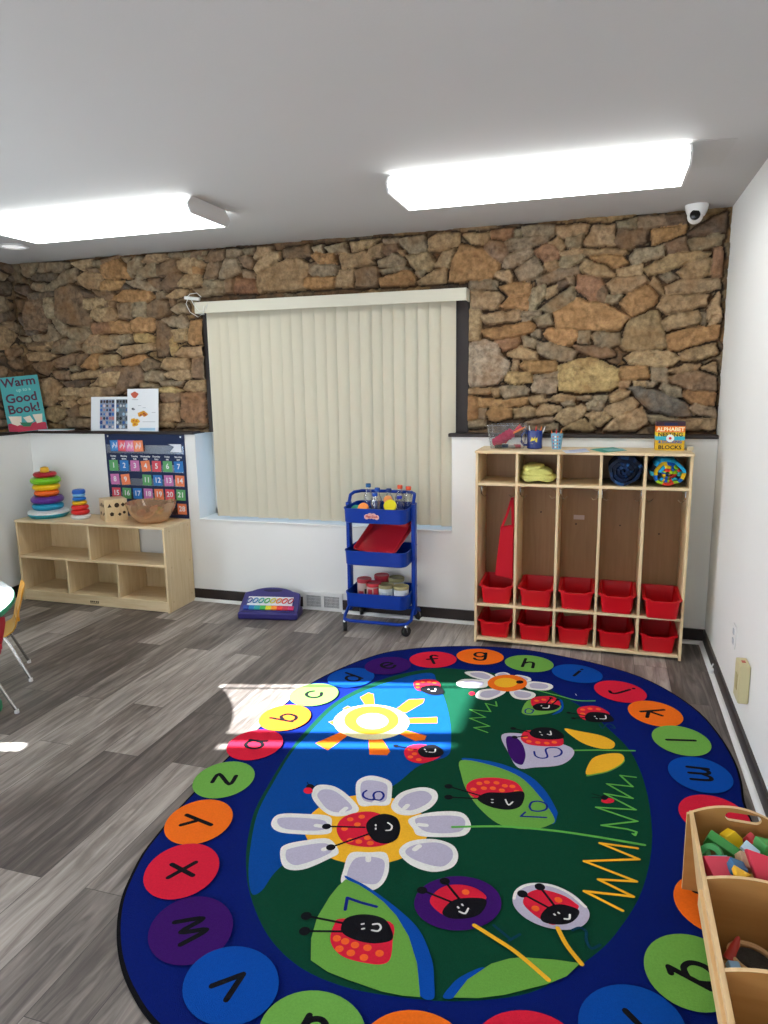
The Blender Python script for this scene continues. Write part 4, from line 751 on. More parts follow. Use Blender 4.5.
def pencil(x, y, z, tx, ty, c, lab, L=.11, grp='pencils', nm='pencil', r=.0038):
    m = mat('pen_'+c, c, .45); b = MB(); b.lathe([(r, 0), (r, L*.88), (r*.9, L*.89), (r*.3, L)], m, n=8); o = b.build(nm, smooth=30); o.location = (x, y, z); o.rotation_euler = (math.radians(ty), math.radians(tx), 0); tag(o, lab, nm, grp)
def mug():
    p = at(534.5, 449, 1, -.16); x = p.x; rt = empty('mug', (x, -.16, LTZ), 0, 'navy blue mug with a yellow drawing, holding pens, on the locker', 'mug'); m = mat('navy_glaze', '17307c', .2, coat=.5)
    b = MB(); b.lathe([(.042, 0), (.047, .004), (.047, .112), (.043, .112), (.043, .008), (.002, .006)], m, n=32, cap1=False); b.build('mug_body', rt, smooth=40)
    b = MB(); b.tube([(-.045, 0, .095), (-.066, 0, .097), (-.080, 0, .078), (-.080, 0, .042), (-.066, 0, .022), (-.045, 0, .022)], .0075, m, n=10); b.build('handle', rt, smooth=60)
    b = MB(); my_ = mat('yellow_print', 'd8c832', .4)
    for pts in ([(-.6, -.2), (-.35, .5), (-.1, .2), (.2, .6), (.15, 0), (-.3, -.1)], [(.2, .2), (.55, .45), (.5, -.3), (-.2, -.55), (-.5, -.5), (.2, -.2)]):
        P = []
        for u, v in pts: a = -PI/2+u*.8; P.append(Vector((.0476*math.cos(a), .0476*math.sin(a), .055+v*.04)))
        b.add(P, [tuple(range(len(P)))], my_)
    b.build('printed_drawing', rt, fix=False)
    for k, (dx, tx, c, nm) in enumerate(((-.015, -8, 'f2f2f2', 'white'), (-.005, 6, 'd83a3a', 'red'), (.008, 14, 'e87830', 'orange'), (.014, 20, 'eeeeee', 'pale'), (.0, -2, '303030', 'black'))):
        pencil(x+dx, -.16+.006*(k-2), LTZ+.009, tx, 4-2*k, c, nm+' pen standing in the navy mug on the locker', .135 if k != 4 else .12, 'pens in the navy mug', 'pen')
mug()
def cup():
    p = at(556.5, 451, 1, -.17); x = p.x; rt = empty('paper_cup', (x, -.17, LTZ), 0, 'small light blue patterned cup of pencils beside the navy mug', 'cup')
    m = mat('blue_patterned_card', '7fb4d0', .5); b = MB(); b.lathe([(.027, 0), (.037, .094), (.0385, .096), (.0355, .096), (.026, .003), (.002, .003)], m, n=28, cap1=False); b.build('cup_body', rt, smooth=40)
    b = MB()
    for k in range(16):
        a = -PI/2+(k % 4-1.5)*.42; z = .014+(k//4)*.021; r_ = .0275+z*.108; mm = mat('dot_'+'rwoy'[k % 4], ['c83848', 'f0f0ea', 'e88038', '2e5aa8'][(k+k//4) % 4], .5)
        P = [Vector((r_*math.cos(a+.12*math.cos(t)), r_*math.sin(a+.12*math.cos(t)), z+.006*math.sin(t))) for t in [2*PI*j/10 for j in range(10)]]; b.add(P, [tuple(range(10))], mm)
    b.build('printed_dots', rt, fix=False)
    for k, (dx, tx, c, nm) in enumerate(((-.01, -12, 'd86a30', 'orange'), (.0, -2, 'c84040', 'red'), (.01, 8, 'e09050', 'light orange'), (.004, 14, '6a4a30', 'brown'))): pencil(x+dx, -.17+.005*(k-1.5), LTZ+.006, tx, 3-2*k, c, nm+' pencil standing in the small patterned cup', .115, 'pencils in the patterned cup')
cup()
def sheet(name, pts, z, m, label, cat, grp=None, th=.0012):
    P = [at(x, y, 2, z) for x, y in pts]; o = MB().prism([(p.x, p.y) for p in P], z, z+th, m).build(name); return tag(o, label, cat, grp)
sheet('paper_sheet', ((562, 450.5), (586, 449.5), (590, 452), (566, 453.2)), LTZ+.0003, mat('pale_blue_paper', 'cfd6e6', .6), 'pale sheet of paper lying on the locker top beside the cup', 'paper')
sheet('paper_sheet', ((568, 450.5), (585, 448.6), (588, 450), (570, 451.8)), LTZ+.0018, mat('lilac_paper', 'b7bcd8', .6), 'lilac sheet lying on top of the pale paper on the locker', 'paper')
sheet('coloured_card', ((590, 449.4), (613, 447.2), (627, 450.5), (604, 452.6)), LTZ+.0003, mat('teal_card', '2f9a8a', .5), 'teal green card lying on the middle of the locker top', 'card')
sheet('coloured_card', ((603, 449.4), (622, 448.6), (626, 450.4), (608, 451.4)), LTZ+.0018, mat('pale_teal_card', '7fc0c0', .5), 'light blue card lying across the teal one on the locker', 'card')
def block_box():
    p0 = at(655, 451, 1, -.17); p1 = at(684, 452, 1, -.17); x = (p0.x+p1.x)/2; w = p1.x-p0.x; h = .165; rt = empty('alphabet_block_box', (x, -.115, LTZ), 0, 'colourful alphabet nesting blocks box on the right end of the locker top', 'toy box')
    D = .11; b = MB(); cs = [('e6b81c', 0, .2), ('d8a818', .2, .36), ('35b0c8', .36, .50), ('e8c820', .50, .64), ('ee7a18', .64, .86), ('3a1a2c', .86, 1)]
    for c, a, e in cs: b.box(-w/2, w/2, -D/2, D/2, h*a, h*e-.0006, mat('box_'+c, c, .45))
    b.build('box_body', rt); b = MB(); f = lambda z: T(0, -D/2-.0008, h*z) @ FRONT
    b.text('ALPHABET', .031, mat('print_white', 'fff4c8', .5), f(.74), bold=.0009, sx=1.02); b.text('NESTING', .030, M_ink, f(.555), bold=.0008, sx=1.1); b.text('& STACKING', .022, mat('print_blue', '1c50a0', .5), f(.30), bold=.0008); b.text('BLOCKS', .030, M_ink, f(.105), bold=.0008, sx=1.15)
    b.lathe([(.022, 0), (.022, .001)], mat('print_white2', 'e8f0ee', .5), n=20, mtx=f(.43) @ T(0, 0, -.0006)); b.lathe([(.008, 0), (.008, .0016)], mat('print_red', 'd02838', .5), n=16, mtx=f(.43) @ T(0, 0, -.0006)); b.box(-.035, .035, -D/2-.001, -D/2, h*.88, h*.97, mat('print_navy', '16204c', .5)); b.build('printed_front', rt)
    b = MB(); b.box(-w/2, w/2, -D/2, D/2, h, h+.002, mat('box_dark', '2a1c20', .5)); b.build('lid', rt)
block_box()
o = MB().rbox(-.018, .018, -.01, .01, 0, .022, .003, mat('cream_block', 'd8c9a8', .5)).build('small_block', smooth=40); p = at(690, 450, 1, -.15); o.location = (p.x, -.15, LTZ); tag(o, 'tiny cream block at the far right end of the locker top', 'block')

# ================================================================== LOW BIRCH SHELF
SX_0, SX_1, SY0, SY1, SHH = -4.949, -3.621, -.355, -.014, .639
sh = empty('storage_shelf', ((SX_0+SX_1)/2, SY1, 0), 0, 'low birch storage shelf with five open compartments under the calendar chart', 'shelf'); sxc = (SX_0+SX_1)/2
def sp(name, x0, x1, y0, y1, z0, z1, m=M_birch): return MB().box(x0-sxc, x1-sxc, y0-SY1, y1-SY1, z0, z1, m).build(name, sh, bevel=.003)
zm = at(90, 560.5, 1, SY0).z; zb_ = .085; t = .018
sp('side_panel', SX_0, SX_0+t, SY0, SY1, 0, SHH-t); sp('side_panel', SX_1-t, SX_1, SY0, SY1, 0, SHH-t)
sp('top_panel', SX_0-.003, SX_1+.003, SY0-.003, SY1, SHH-t, SHH, M_birchx); sp('shelf', SX_0+t, SX_1-t, SY0+.003, SY1-.008, zm-t, zm, M_birchx); sp('bottom_panel', SX_0+t, SX_1-t, SY0+.003, SY1-.008, zb_-t, zb_, M_birchx)
sp('kick_board', SX_0+t, SX_1-t, SY0+.006, SY0+.024, .004, zb_-t, M_birchx)
xm = at(88.5, 545, 1, SY0).x; sp('divider', xm-t/2, xm+t/2, SY0+.003, SY1-.008, zm, SHH-t)
for px in (67.5, 117.5): x = at(px, 578, 1, SY0).x; sp('divider', x-t/2, x+t/2, SY0+.003, SY1-.008, zb_, zm-t)
xq = at(140, 540, 1, SY1).x
sp('back_panel', SX_0+t, SX_1-t, SY1-.007, SY1-.001, .02, zm-t/2); sp('back_panel', SX_0+t, xq, SY1-.007, SY1-.001, zm-t/2, SHH-t)
for y, z in ((-.04, .60), (-.28, .60), (-.04, .33), (-.28, .33), (-.04, .07), (-.28, .07)): MB().lathe([(.006, 0), (.006, .001), (.003, .0015)], M_birchd, n=14, mtx=T(SX_1-sxc, y, z) @ RY(90)).build('screw_plug', sh)
p = at(94, 602, 1, SY0); 
b = MB(); mk = mat('burnt_mark', '5a4630', .6)
for dx in (-.032, -.016, 0, .018, .034): b.box(p.x-sxc+dx-.006, p.x-sxc+dx+.006, SY0-SY1+.0050, SY0-SY1+.006, .03, .042, mk)
b.box(p.x-sxc-.04, p.x-sxc+.04, SY0-SY1+.0050, SY0-SY1+.006, .022, .026, mk); b.build('maker_mark', sh)

# ---- toys on the shelf
TZ = SHH
def torus_prof(R, r, z, n=10): return [(R+r*math.cos(2*PI*k/n), z+r*.85*math.sin(2*PI*k/n)) for k in range(n+1)]
def ring_toy(name, x, y, label, base, rings, knob, s=1):
    rt = empty(name, (x, y, TZ), 0, label, 'ring stacking toy'); z = 0
    b = MB(); br, bh, bm, bm2 = base; b.lathe([(br*.86, 0), (br, bh*.35), (br, bh*.55)], bm, n=40, cap1=False); b.lathe([(br, bh*.55), (br*1.0, bh*.8), (br*.8, bh), (.01, bh)], bm2, n=40, cap0=False)
    b.build('base', rt, smooth=40); z = bh; H_ = sum(h for _, h, _ in rings)
    b = MB(); b.lathe([(.016, 0), (.012, H_+.005)], knob[2], (0, 0, z), n=16); b.build('post', rt, smooth=40)
    for R, h, c in rings:
        b = MB(); r_ = h/2*1.12; b.lathe([(R-r_+r_*math.cos(2*PI*k/14), h/2*math.sin(2*PI*k/14)) for k in range(14)]+[(R, 0)], mat('ring_'+c, c, .3), (0, 0, z+h/2), n=40, cap0=False, cap1=False); b.build('ring', rt, smooth=60); z += h
    b = MB(); b.lathe([(knob[0], 0), (knob[0]*1.05, knob[1]*.4), (knob[0]*.9, knob[1]*.85), (knob[0]*.4, knob[1])], knob[2], (0, 0, z-.002), n=24); b.build('knob', rt, smooth=50)
p = at(49, 512, 2, TZ)
ring_toy('ring_stacker', -4.795, -.165, 'large rainbow ring stacking toy on a teal base, left end of the birch shelf', (.150, .058, mat('teal_plastic', '1390a4', .3), mat('white_toy', 'e4e8e8', .3)), [(.116, .052, '1b8fb4'), (.121, .056, '5a2a8c'), (.092, .046, 'f26a1c'), (.102, .048, 'f2c318'), (.112, .052, '74bc22'), (.086, .040, 'b01c2c')], (.032, .042, mat('knob_yellow', 'e8b020', .35)))
ring_toy('ring_stacker', -4.475, -.185, 'small ring stacking toy with blue, yellow and red rings on a white base', (.072, .034, mat('white_toy', 'e4e8e8', .3), mat('white_toy', 'e4e8e8', .3)), [(.068, .038, 'd82a2a'), (.064, .036, 'e03030'), (.055, .032, 'f0b820'), (.050, .028, '1f6cc0'), (.047, .030, '7ab8e4')], (.047, .034, mat('knob_blue', '1f60c0', .35)))
def shape_cube():
    rt = empty('shape_sorter', (-4.185, -.165, TZ), math.radians(-38), 'light wooden shape sorting cube with cut-out holes on the birch shelf', 'wooden toy'); s = .165; m = wood_mat('pale_wood', 'd9bd90', 'e6cda2')
    b = MB(); b.rbox(-s/2, s/2, -s/2, s/2, 0, s, .004, m); b.build('cube_body', rt, smooth=30); mh = mat('hole_dark', '3a2a1c', .9)
    for ang in (0, 90):
        M_ = RZ(ang) @ T(0, -s/2-.0004, 0) @ FRONT
        for (u, v, n, r_) in ((-.042, .105, 3, .018), (.005, .108, 20, .018), (.045, .108, 4, .016), (-.03, .05, 5, .017), (.02, .045, 4, .014), (.05, .055, 20, .011)):
            b = MB(); b.flat([(u*1.12+r_*math.cos(2*PI*k/n+PI/2), v*1.12+r_*math.sin(2*PI*k/n+PI/2)) for k in range(n)], 0, mh, mtx=M_); b.build('shape_hole', rt, fix=False)
shape_cube()
def bowl():
    rt = empty('bowl', (-3.835, -.185, TZ), 0, 'large translucent amber bowl of toys on the right end of the birch shelf', 'bowl'); m = clear_mat('amber_plastic', 'f6dfc2', .08, .15)
    nt = m.node_tree; L_ = nt.links
    pr = [(.085, 0), (.11, .012), (.145, .055), (.172, .11), (.184, .152), (.180, .153), (.168, .11), (.141, .057), (.106, .017), (.004, .011)]
    sh_ = nt.nodes.new('ShaderNodeBsdfDiffuse'); sh_.inputs[0].default_value = lin('e6c49c'); m2_ = nt.nodes.new('ShaderNodeMixShader'); m2_.inputs[0].default_value = .24
    out_ = [n_ for n_ in nt.nodes if n_.type == 'OUTPUT_MATERIAL'][0]; src_ = out_.inputs['Surface'].links[0].from_socket; L_.new(src_, m2_.inputs[1]); L_.new(sh_.outputs[0], m2_.inputs[2]); L_.new(m2_.outputs[0], out_.inputs['Surface'])
    b = MB(); b.lathe(pr, m, n=48, cap1=False); b.build('bowl_body', rt, smooth=50)
    rn = random.Random(4)
    its = [('b0604a', -.07, -.02, .07, .035, 'brick red'), ('c88a5a', .0, -.04, .06, .04, 'tan'), ('6a3030', -.05, .03, .09, .034, 'dark maroon'), ('9ab048', .05, .02, .085, .03, 'olive green'), ('d8b060', .085, -.02, .09, .026, 'yellow'), ('c0504a', -.015, .05, .10, .032, 'red'), ('d0a080', .03, -.015, .10, .03, 'pale brown')]
    for k, (c, x, y, z, r_, nm) in enumerate(its):
        b = MB(); b.lathe([(r_*.55, -r_*.35), (r_, -r_*.2), (r_, r_*.2), (r_*.55, r_*.35)], mat('toyfood_'+c, c, .5), n=20, mtx=RX(rn.uniform(-50, 50)) @ RY(rn.uniform(-50, 50)))
        o = b.build('toy_piece', smooth=40); o.location = (-3.835+x*1.1, -.185+y, TZ+z); tag(o, nm+' round toy piece in the amber bowl on the birch shelf', 'toy piece', 'toy pieces in the amber bowl')
bowl()
# ---- calendar pocket chart on the wall, leaning behind the bowl
c0, c1, c2, c3 = at(105, 433.5, 1, -.003), at(184, 433.5, 1, -.003), at(188, 517, 1, -.003), at(111, 515, 1, -.003)
cw, chh = .705, .64; cxx, czz = (c0.x+c1.x)/2-.002, c0.z; cal = empty('pocket_chart', (cxx, -.003, czz-chh), 0, 'navy calendar pocket chart with coloured number cards on the wall above the birch shelf', 'wall chart')
mn_ = mat('navy_nylon', '14264f', .6, bump=.2, bscale=300); b = MB(); b.box(-cw/2, cw/2, -.003, 0, 0, chh, mn_); b.build('chart_cloth', cal)
b = MB(); b.box(-cw/2+.01, cw/2-.01, -.0045, -.0035, chh-.15, chh-.085, clear_mat('vinyl_pocket', 'c8d4ea', .12, .12))
for r_ in range(5): b.box(-cw/2+.02, cw/2-.02, -.0045, -.0035, chh-.29-r_*.108, chh-.235-r_*.108, clear_mat('vinyl_pocket'))
b.build('clear_pocket', cal); b = MB()
for x in (-cw/2+.03, cw/2-.03): b.lathe([(.007, 0), (.007, .001)], M_chrome, n=14, mtx=T(x, -.004, chh-.02) @ RX(90))
b.build('grommet', cal)
for i, dn in enumerate(('Sunday', 'Monday', 'Tuesday', 'Wednesday', 'Thursday', 'Friday', 'Saturday')):
    b = MB(); x = -cw/2+.065+i*.0965; b.text(dn, .0185, M_paper, T(x, -.0035, chh-.172) @ FRONT, bold=.0004); b.text(dn[:3].upper(), .017, M_paper, T(x, -.0035, chh-.194) @ FRONT, bold=.0005); b.build('weekday_lettering', cal)
CC = dict(g=('62ac6c', 'green'), b=('2c7cc8', 'blue'), p=('cc78b4', 'pink'), o=('ee8458', 'orange'), r=('dc5060', 'red'))
def card(n, x, z, c, w=.078, h=.082, tilt=0, txt=None, dy=0, lab=None):
    m = mat('card_'+c, CC[c][0], .5); b = MB(); M_ = T(0, 0, 0) @ RY(tilt); b.box(-w/2, w/2, -.0008, .0008, -h/2, h/2, m, M_); b.text(txt or str(n), .056, M_paper, M_ @ T(0, -.0012, 0) @ FRONT, bold=.001)
    o = b.build('number_card'); o.location = (cxx+x, -.0095-dy, czz+z); tag(o, lab or '%s card numbered %s in the navy pocket chart' % (CC[c][1], n), 'card', 'number cards in the pocket chart')
rows = [[(1, 'g'), (2, 'b'), (3, 'p'), (4, 'o'), (5, 'r'), (6, 'g'), (7, 'b')], [(8, 'p'), (9, 'o'), None, (11, 'g'), (12, 'b'), (13, 'p'), (14, 'o')], [(15, 'r'), (16, 'g'), (17, 'b'), (18, 'p'), (19, 'o'), (20, 'r'), (21, 'g')], [None, None, None, None, None, None, (28, 'o')]]
tl = random.Random(3)
for r_, row in enumerate(rows):
    for i, e in enumerate(row):
        if e: card(e[0], -cw/2+.065+i*.0965+r_*.002, -.245-r_*.1075, e[1], tilt=tl.uniform(-2, 2) if e[0] not in (4, 9) else -6)
for k, (x, c, tx) in enumerate(((-.262, 'b', 'S'), (-.19, 'r', 'E'), (-.12, 'p', 'P'), (-.045, 'o', 'T'))):
    b = MB(); b.box(-.042, .042, -.001, .001, -.042, .042, mat('hdr_'+c, CC[c][0], .5)); b.box(-.032, .032, -.0016, -.001, -.034, .034, mat('hdr2_'+c, {'b': '4a90d0', 'r': 'ee6a70', 'p': 'e888b0', 'o': 'f49a70'}[c], .5))
    for q_ in range(5): b.box(-.024+q_*.01, -.018+q_*.01, -.0022, -.0016, -.02+((q_*7) % 3)*.01, .005+((q_*5) % 3)*.01, mat('hdrt', 'f6d8a0' if k % 2 else 'e8e8f0', .5))
    o = b.build('header_card'); o.location = (cxx+x, -.0095-.0025*k, czz-.092); o.rotation_euler.y = math.radians([-2, 2, -1, -3][k]); tag(o, '%s patterned card in the top pocket of the calendar chart' % ['blue', 'red', 'pink', 'orange'][k], 'card', 'patterned cards in the top pocket')
b = MB(); b.prism([(-.05, -.03), (.05, -.03), (.05, .03), (-.06, .03), (-.01, .01)], 0, .0008, mat('white_scrap', 'dfe4ee', .5), FRONT); o = b.build('paper_scrap'); o.location = (cxx+.275, -.0100, czz-.105); tag(o, 'white scrap of card at the right of the top chart pocket', 'card')
# ================================================================== VERTICAL BLIND
vb = empty('vertical_blind', (-2.5, .03, .665), 0, 'cream vertical blind covering the big back window', 'window blind')
v0, v1 = at(196, 303, 1, -.02).x, at(467, 290, 1, -.02).x; vz1 = 2.212; vz0 = 2.135
def loc(x): return x+2.5
b = MB(); b.box(loc(v0), loc(v1), -.075, -.068, vz0-.665, vz1-.665, mat('valance', 'd3cfbd', .5)); b.box(loc(v0), loc(v0)+.007, -.068, .045, vz0-.665, vz1-.665, mat('valance')if 0 else MATS['valance']); b.box(loc(v1)-.007, loc(v1), -.068, .045, vz0-.665, vz1-.665, MATS['valance'])
b.box(loc(v0), loc(v1), -.068, .045, vz1-.672, vz1-.665, MATS['valance']); b.build('valance', vb, bevel=.002)
b = MB(); b.box(loc(v0)+.02, loc(v1)-.02, -.03, .03, 1.505, 1.54, M_steel); b.build('head_rail', vb)
# vane material: thin vinyl lets some daylight through
m = bpy.data.materials.new('vane_vinyl'); m.use_nodes = True; nt = m.node_tree; nt.nodes.clear(); o_ = nt.nodes.new('ShaderNodeOutputMaterial'); df = nt.nodes.new('ShaderNodeBsdfDiffuse'); tr = nt.nodes.new('ShaderNodeBsdfTranslucent'); mxs = nt.nodes.new('ShaderNodeMixShader')
df.inputs[0].default_value = lin('eae4d0'); tr.inputs[0].default_value = lin('e6dcc6'); mxs.inputs[0].default_value = .3; nt.links.new(df.outputs[0], mxs.inputs[1]); nt.links.new(tr.outputs[0], mxs.inputs[2]); nt.links.new(mxs.outputs[0], o_.inputs[0])
PXT = [206.5, 212.5, 219, 228, 238, 249, 259.5, 269.5, 280.5, 291, 302, 314.5, 325.5, 336, 348, 359.5, 371.5, 382, 393, 405, 417.5, 429, 441]
for i, px in enumerate(PXT):
    x = at(px+.5, 318, 1, .03).x; b = MB(); wv = .096; n = 8
    ang = -math.radians(20+1.5*math.sin(i*1.7)); zb = 0.0+.002*math.sin(i*2.2); L0 = []
    for k in range(n+1):
        t = k/n; u = wv*t; bow = .003*math.sin(PI*t); L0.append((loc(x)+u*math.cos(ang)-bow*math.sin(ang), -.006-u*math.sin(ang)-bow*math.cos(ang)))
    back = [(a+.0008*math.sin(ang), c+.0008*math.cos(ang)) for a, c in reversed(L0)]
    b.loft([[(a, c, z) for a, c in L0+back] for z in (zb, 1.505)], m); b.build('vane', vb, smooth=40)
b = MB(); w0 = at(184, 297.5, 1, -.03); w1 = at(198, 299, 1, -.03)
b.tube([(loc(w0.x), -.05, w0.z-.665), (loc(w1.x), -.04, w1.z-.665)], .012, M_white, n=12); b.build('wand_holder', vb, smooth=40)
b = MB()
for A in ([(188, 298), (186, 304), (190, 312), (198, 317), (203, 314), (204, 306)], [(190, 297), (194, 305), (199, 311), (205, 311), (207, 304)], [(185, 299), (190, 294), (197, 293), (201, 297)]):
    P = [at(x, y, 1, -.06) for x, y in A]; b.tube([(loc(p.x), p.y-.03, p.z-.665) for p in P], .0022, M_white, n=6)
b.build('pull_cord', vb, smooth=60)

# ================================================================== CAMERA DOME, RECESSED LAMP, REGISTER, OUTLET, THERMOSTAT
p = at(697, 205, 2, H); rt = empty('security_camera', (p.x, p.y, H), 0, 'white security camera dome on the ceiling in the right corner', 'security camera')
b = MB(); b.lathe([(.062, 0), (.062, -.008), (.056, -.035), (.045, -.058), (.03, -.066)], M_white, n=32); b.build('housing', rt, smooth=50)
b = MB(); b.sphere((0, 0, 0), .042, M_white, 28); b.build('eyeball', rt, smooth=80, loc=(-.008, -.012, -.062))
b = MB(); dr = (CP-Vector((p.x, p.y, H-.062))).normalized(); q = dr.to_track_quat('Z', 'Y').to_matrix().to_4x4(); b.lathe([(.026, .030), (.028, .034), (.027, .040), (.015, .044), (.001, .045)], mat('lens_black', '0c0c0e', .12), n=24, mtx=T(-.008, -.012, -.062) @ q @ RX(-12)); b.build('lens', rt, smooth=50)
p = at(13, 246, 2, H); rt = empty('recessed_light', (p.x, p.y, H), 0, 'small round recessed light in the ceiling, far left corner', 'recessed light')
b = MB(); b.lathe([(.10, 0), (.10, -.006), (.075, -.009), (.075, -.002)], M_steel, n=36, cap1=False); b.build('trim_ring', rt, smooth=40); b = MB(); b.lathe([(.074, -.002), (.03, -.004)], mat('lit_glass', 'f0f0ec', .4, emit='ffffff', estr=.5), n=30); b.build('lamp_glass', rt)
rt = empty('wall_register', (-2.56, 0, .0), 0, 'white metal floor register grille in the baseboard left of the cart', 'vent'); b = MB(); fx, fz = .155, .14
b.box(-fx, fx, -.014, -.001, .002, .026, M_white); b.box(-fx, fx, -.014, -.001, fz-.028, fz, M_white)
for x in (-fx, -.012, fx-.024): b.box(x, x+.024, -.014, -.001, .02, fz-.02, M_white)
b.build('frame', rt, bevel=.002); b = MB(); b.box(-fx+.01, fx-.01, -.003, -.001, .02, fz-.02, M_black); b.build('duct_opening', rt); b = MB()
for x0 in (-.128, .018):
    for k in range(12): b.box(x0+k*.0098, x0+k*.0098+.004, -.011, -.003, .024, fz-.026, M_steel)
    for k in range(3): b.box(x0, x0+.112, -.0115, -.0108, .045+k*.025, .048+k*.025, M_steel)
b.build('louvre', rt)
q0, q1 = at(740.4, 655.6, 0, -.05), at(751.6, 699.4, 0, 0); rt = empty('wall_control_box', (0, -1.335, .232), 0, 'beige plastic control box on the right wall above the baseboard', 'control box'); mb_ = mat('beige_plastic', 'c9bf94', .5)
b = MB(); b.rbox(-.045, .045, -.075, .075, 0, .035, .006, mb_, mtx=T(-.0005, 0, .09) @ RY(-90) @ RZ(90) if 0 else T(0, 0, .09) @ RY(-90)); b = MB(); b.box(-.045, -.001, -.055, .055, 0, .175, mb_); b.build('housing', rt, bevel=.006)
b = MB(); b.box(-.047, -.044, -.02, .02, .05, .12, mat('beige_dark', 'a89c6c', .5)); b.build('cover_plate', rt); b = MB(); b.box(-.03, -.015, -.012, .012, .174, .177, mat('red_dot', 'b05040', .5)); b.build('indicator', rt)
rt = empty('outlet_plate', (0, -.965, .335), 0, 'white electrical outlet plate on the right wall', 'outlet'); b = MB(); b.box(-.006, 0, -.036, .036, 0, .118, M_white); b.build('plate', rt, bevel=.003)
for z in (.035, .083): b = MB(); b.box(-.009, -.006, -.017, .017, z-.014, z+.014, mat('socket_grey', 'b8bcc4', .4)); b.build('socket', rt, bevel=.002)
rt = empty('cable_clip', (-.012, -.52, 0), 0, 'small white clip on the shoe moulding by the right wall', 'clip'); b = MB(); b.rbox(-.026, -.002, -.012, .012, .016, .045, .004, M_white); b.build('clip_body', rt, smooth=40); b = MB(); b.tube([(-.014, 0, .042), (-.010, .006, .058), (-.004, .012, .068)], .004, M_white); b.build('lead', rt, smooth=40)

# ================================================================== BOOKS AND LEAFLETS ON THE LEDGE
teal = mat('poster_teal', '3f9a9c', .5); mar = mat('print_maroon', '4a1f38', .6)
pc = [at(13.6, 427.4, 0, -5.02), None]
A = at(14, 428, 1, -.10); BL = Vector((-5.115, -.150, LEDGE)); BR = Vector((-4.955, .028, LEDGE))
PW, PH = .275, .43
base = at(13.6, 427.6, 2, LEDGE+.002); base2 = at(46.5, 421.8, 1, .04)
dirx = (Vector((base2.x, base2.y, 0))-Vector((base.x, base.y, 0)))
ang = math.atan2(dirx.y, dirx.x)
rt = empty('picture_book', (-4.985, -.085, LEDGE), math.radians(40), 'teal picture book with big lettering standing upright in the left corner of the ledge', 'book')
RB = RY(-5) @ RX(-5); b = MB(); b.box(-PW/2, PW/2, 0, .012, 0, PH, teal, RB); b.build('cover', rt, bevel=.001)
b = MB(); f = lambda x, z, r=0: RB @ T(x, -.0008, z) @ FRONT @ RZ(r)
b.text('Warm', .092, mar, f(-.005, .385, 2), bold=.0022); b.text('up to a', .036, mat('print_pale', '8fc8c4', .6), f(.02, .325, 2), bold=.0005); b.text('Good', .096, mar, f(-.005, .262, 2), bold=.0022); b.text('Book!', .096, mar, f(.0, .178, 2), bold=.0022); b.build('cover_lettering', rt)
b = MB(); b.prism([(-.135, .002), (.135, .002), (.135, .055), (.07, .07), (-.02, .045), (-.12, .075), (-.135, .07)], 0, .001, mat('print_crimson', 'b02a44', .6), RB @ FRONT); cr_ = mat('print_cream', 'd9cfbd', .6)
b.prism([(-.12, .13), (-.03, .12), (-.04, .06), (-.07, .05), (-.105, .07)], .001, .0016, cr_, RB @ FRONT); b.prism([(-.02, .11), (.03, .12), (.05, .075), (.01, .06)], .001, .0014, cr_, RB @ FRONT); b.prism([(.05, .125), (.12, .125), (.11, .06), (.07, .055)], .001, .0016, cr_, RB @ FRONT); b.prism([(-.05, .075), (.04, .065), (.02, .035), (-.03, .04)], .0016, .002, mat('print_green', '1f6a4a', .6), RB @ FRONT); b.build('cover_drawing', rt)
rt = empty('picture_book', (-4.80, .0, LEDGE), math.radians(8), 'thin book lying flat on the ledge in front of the standing teal book', 'book'); b = MB(); b.box(-.13, .13, -.03, .055, .0015, .009, M_paper); b.build('pages', rt); b = MB(); b.box(-.133, .133, -.033, .057, .009, .011, mat('cover_bluegreen', '5a9aa0', .5)); b.box(-.133, .133, -.033, .057, 0, .0015, mat('cover_brown', '8a5a40', .5)); b.build('cover', rt); b = MB(); b.box(-.08, .06, -.01, .03, .011, .0116, mat('cover_pale', 'b8c8b8', .5)); b.build('cover_drawing', rt); p = None
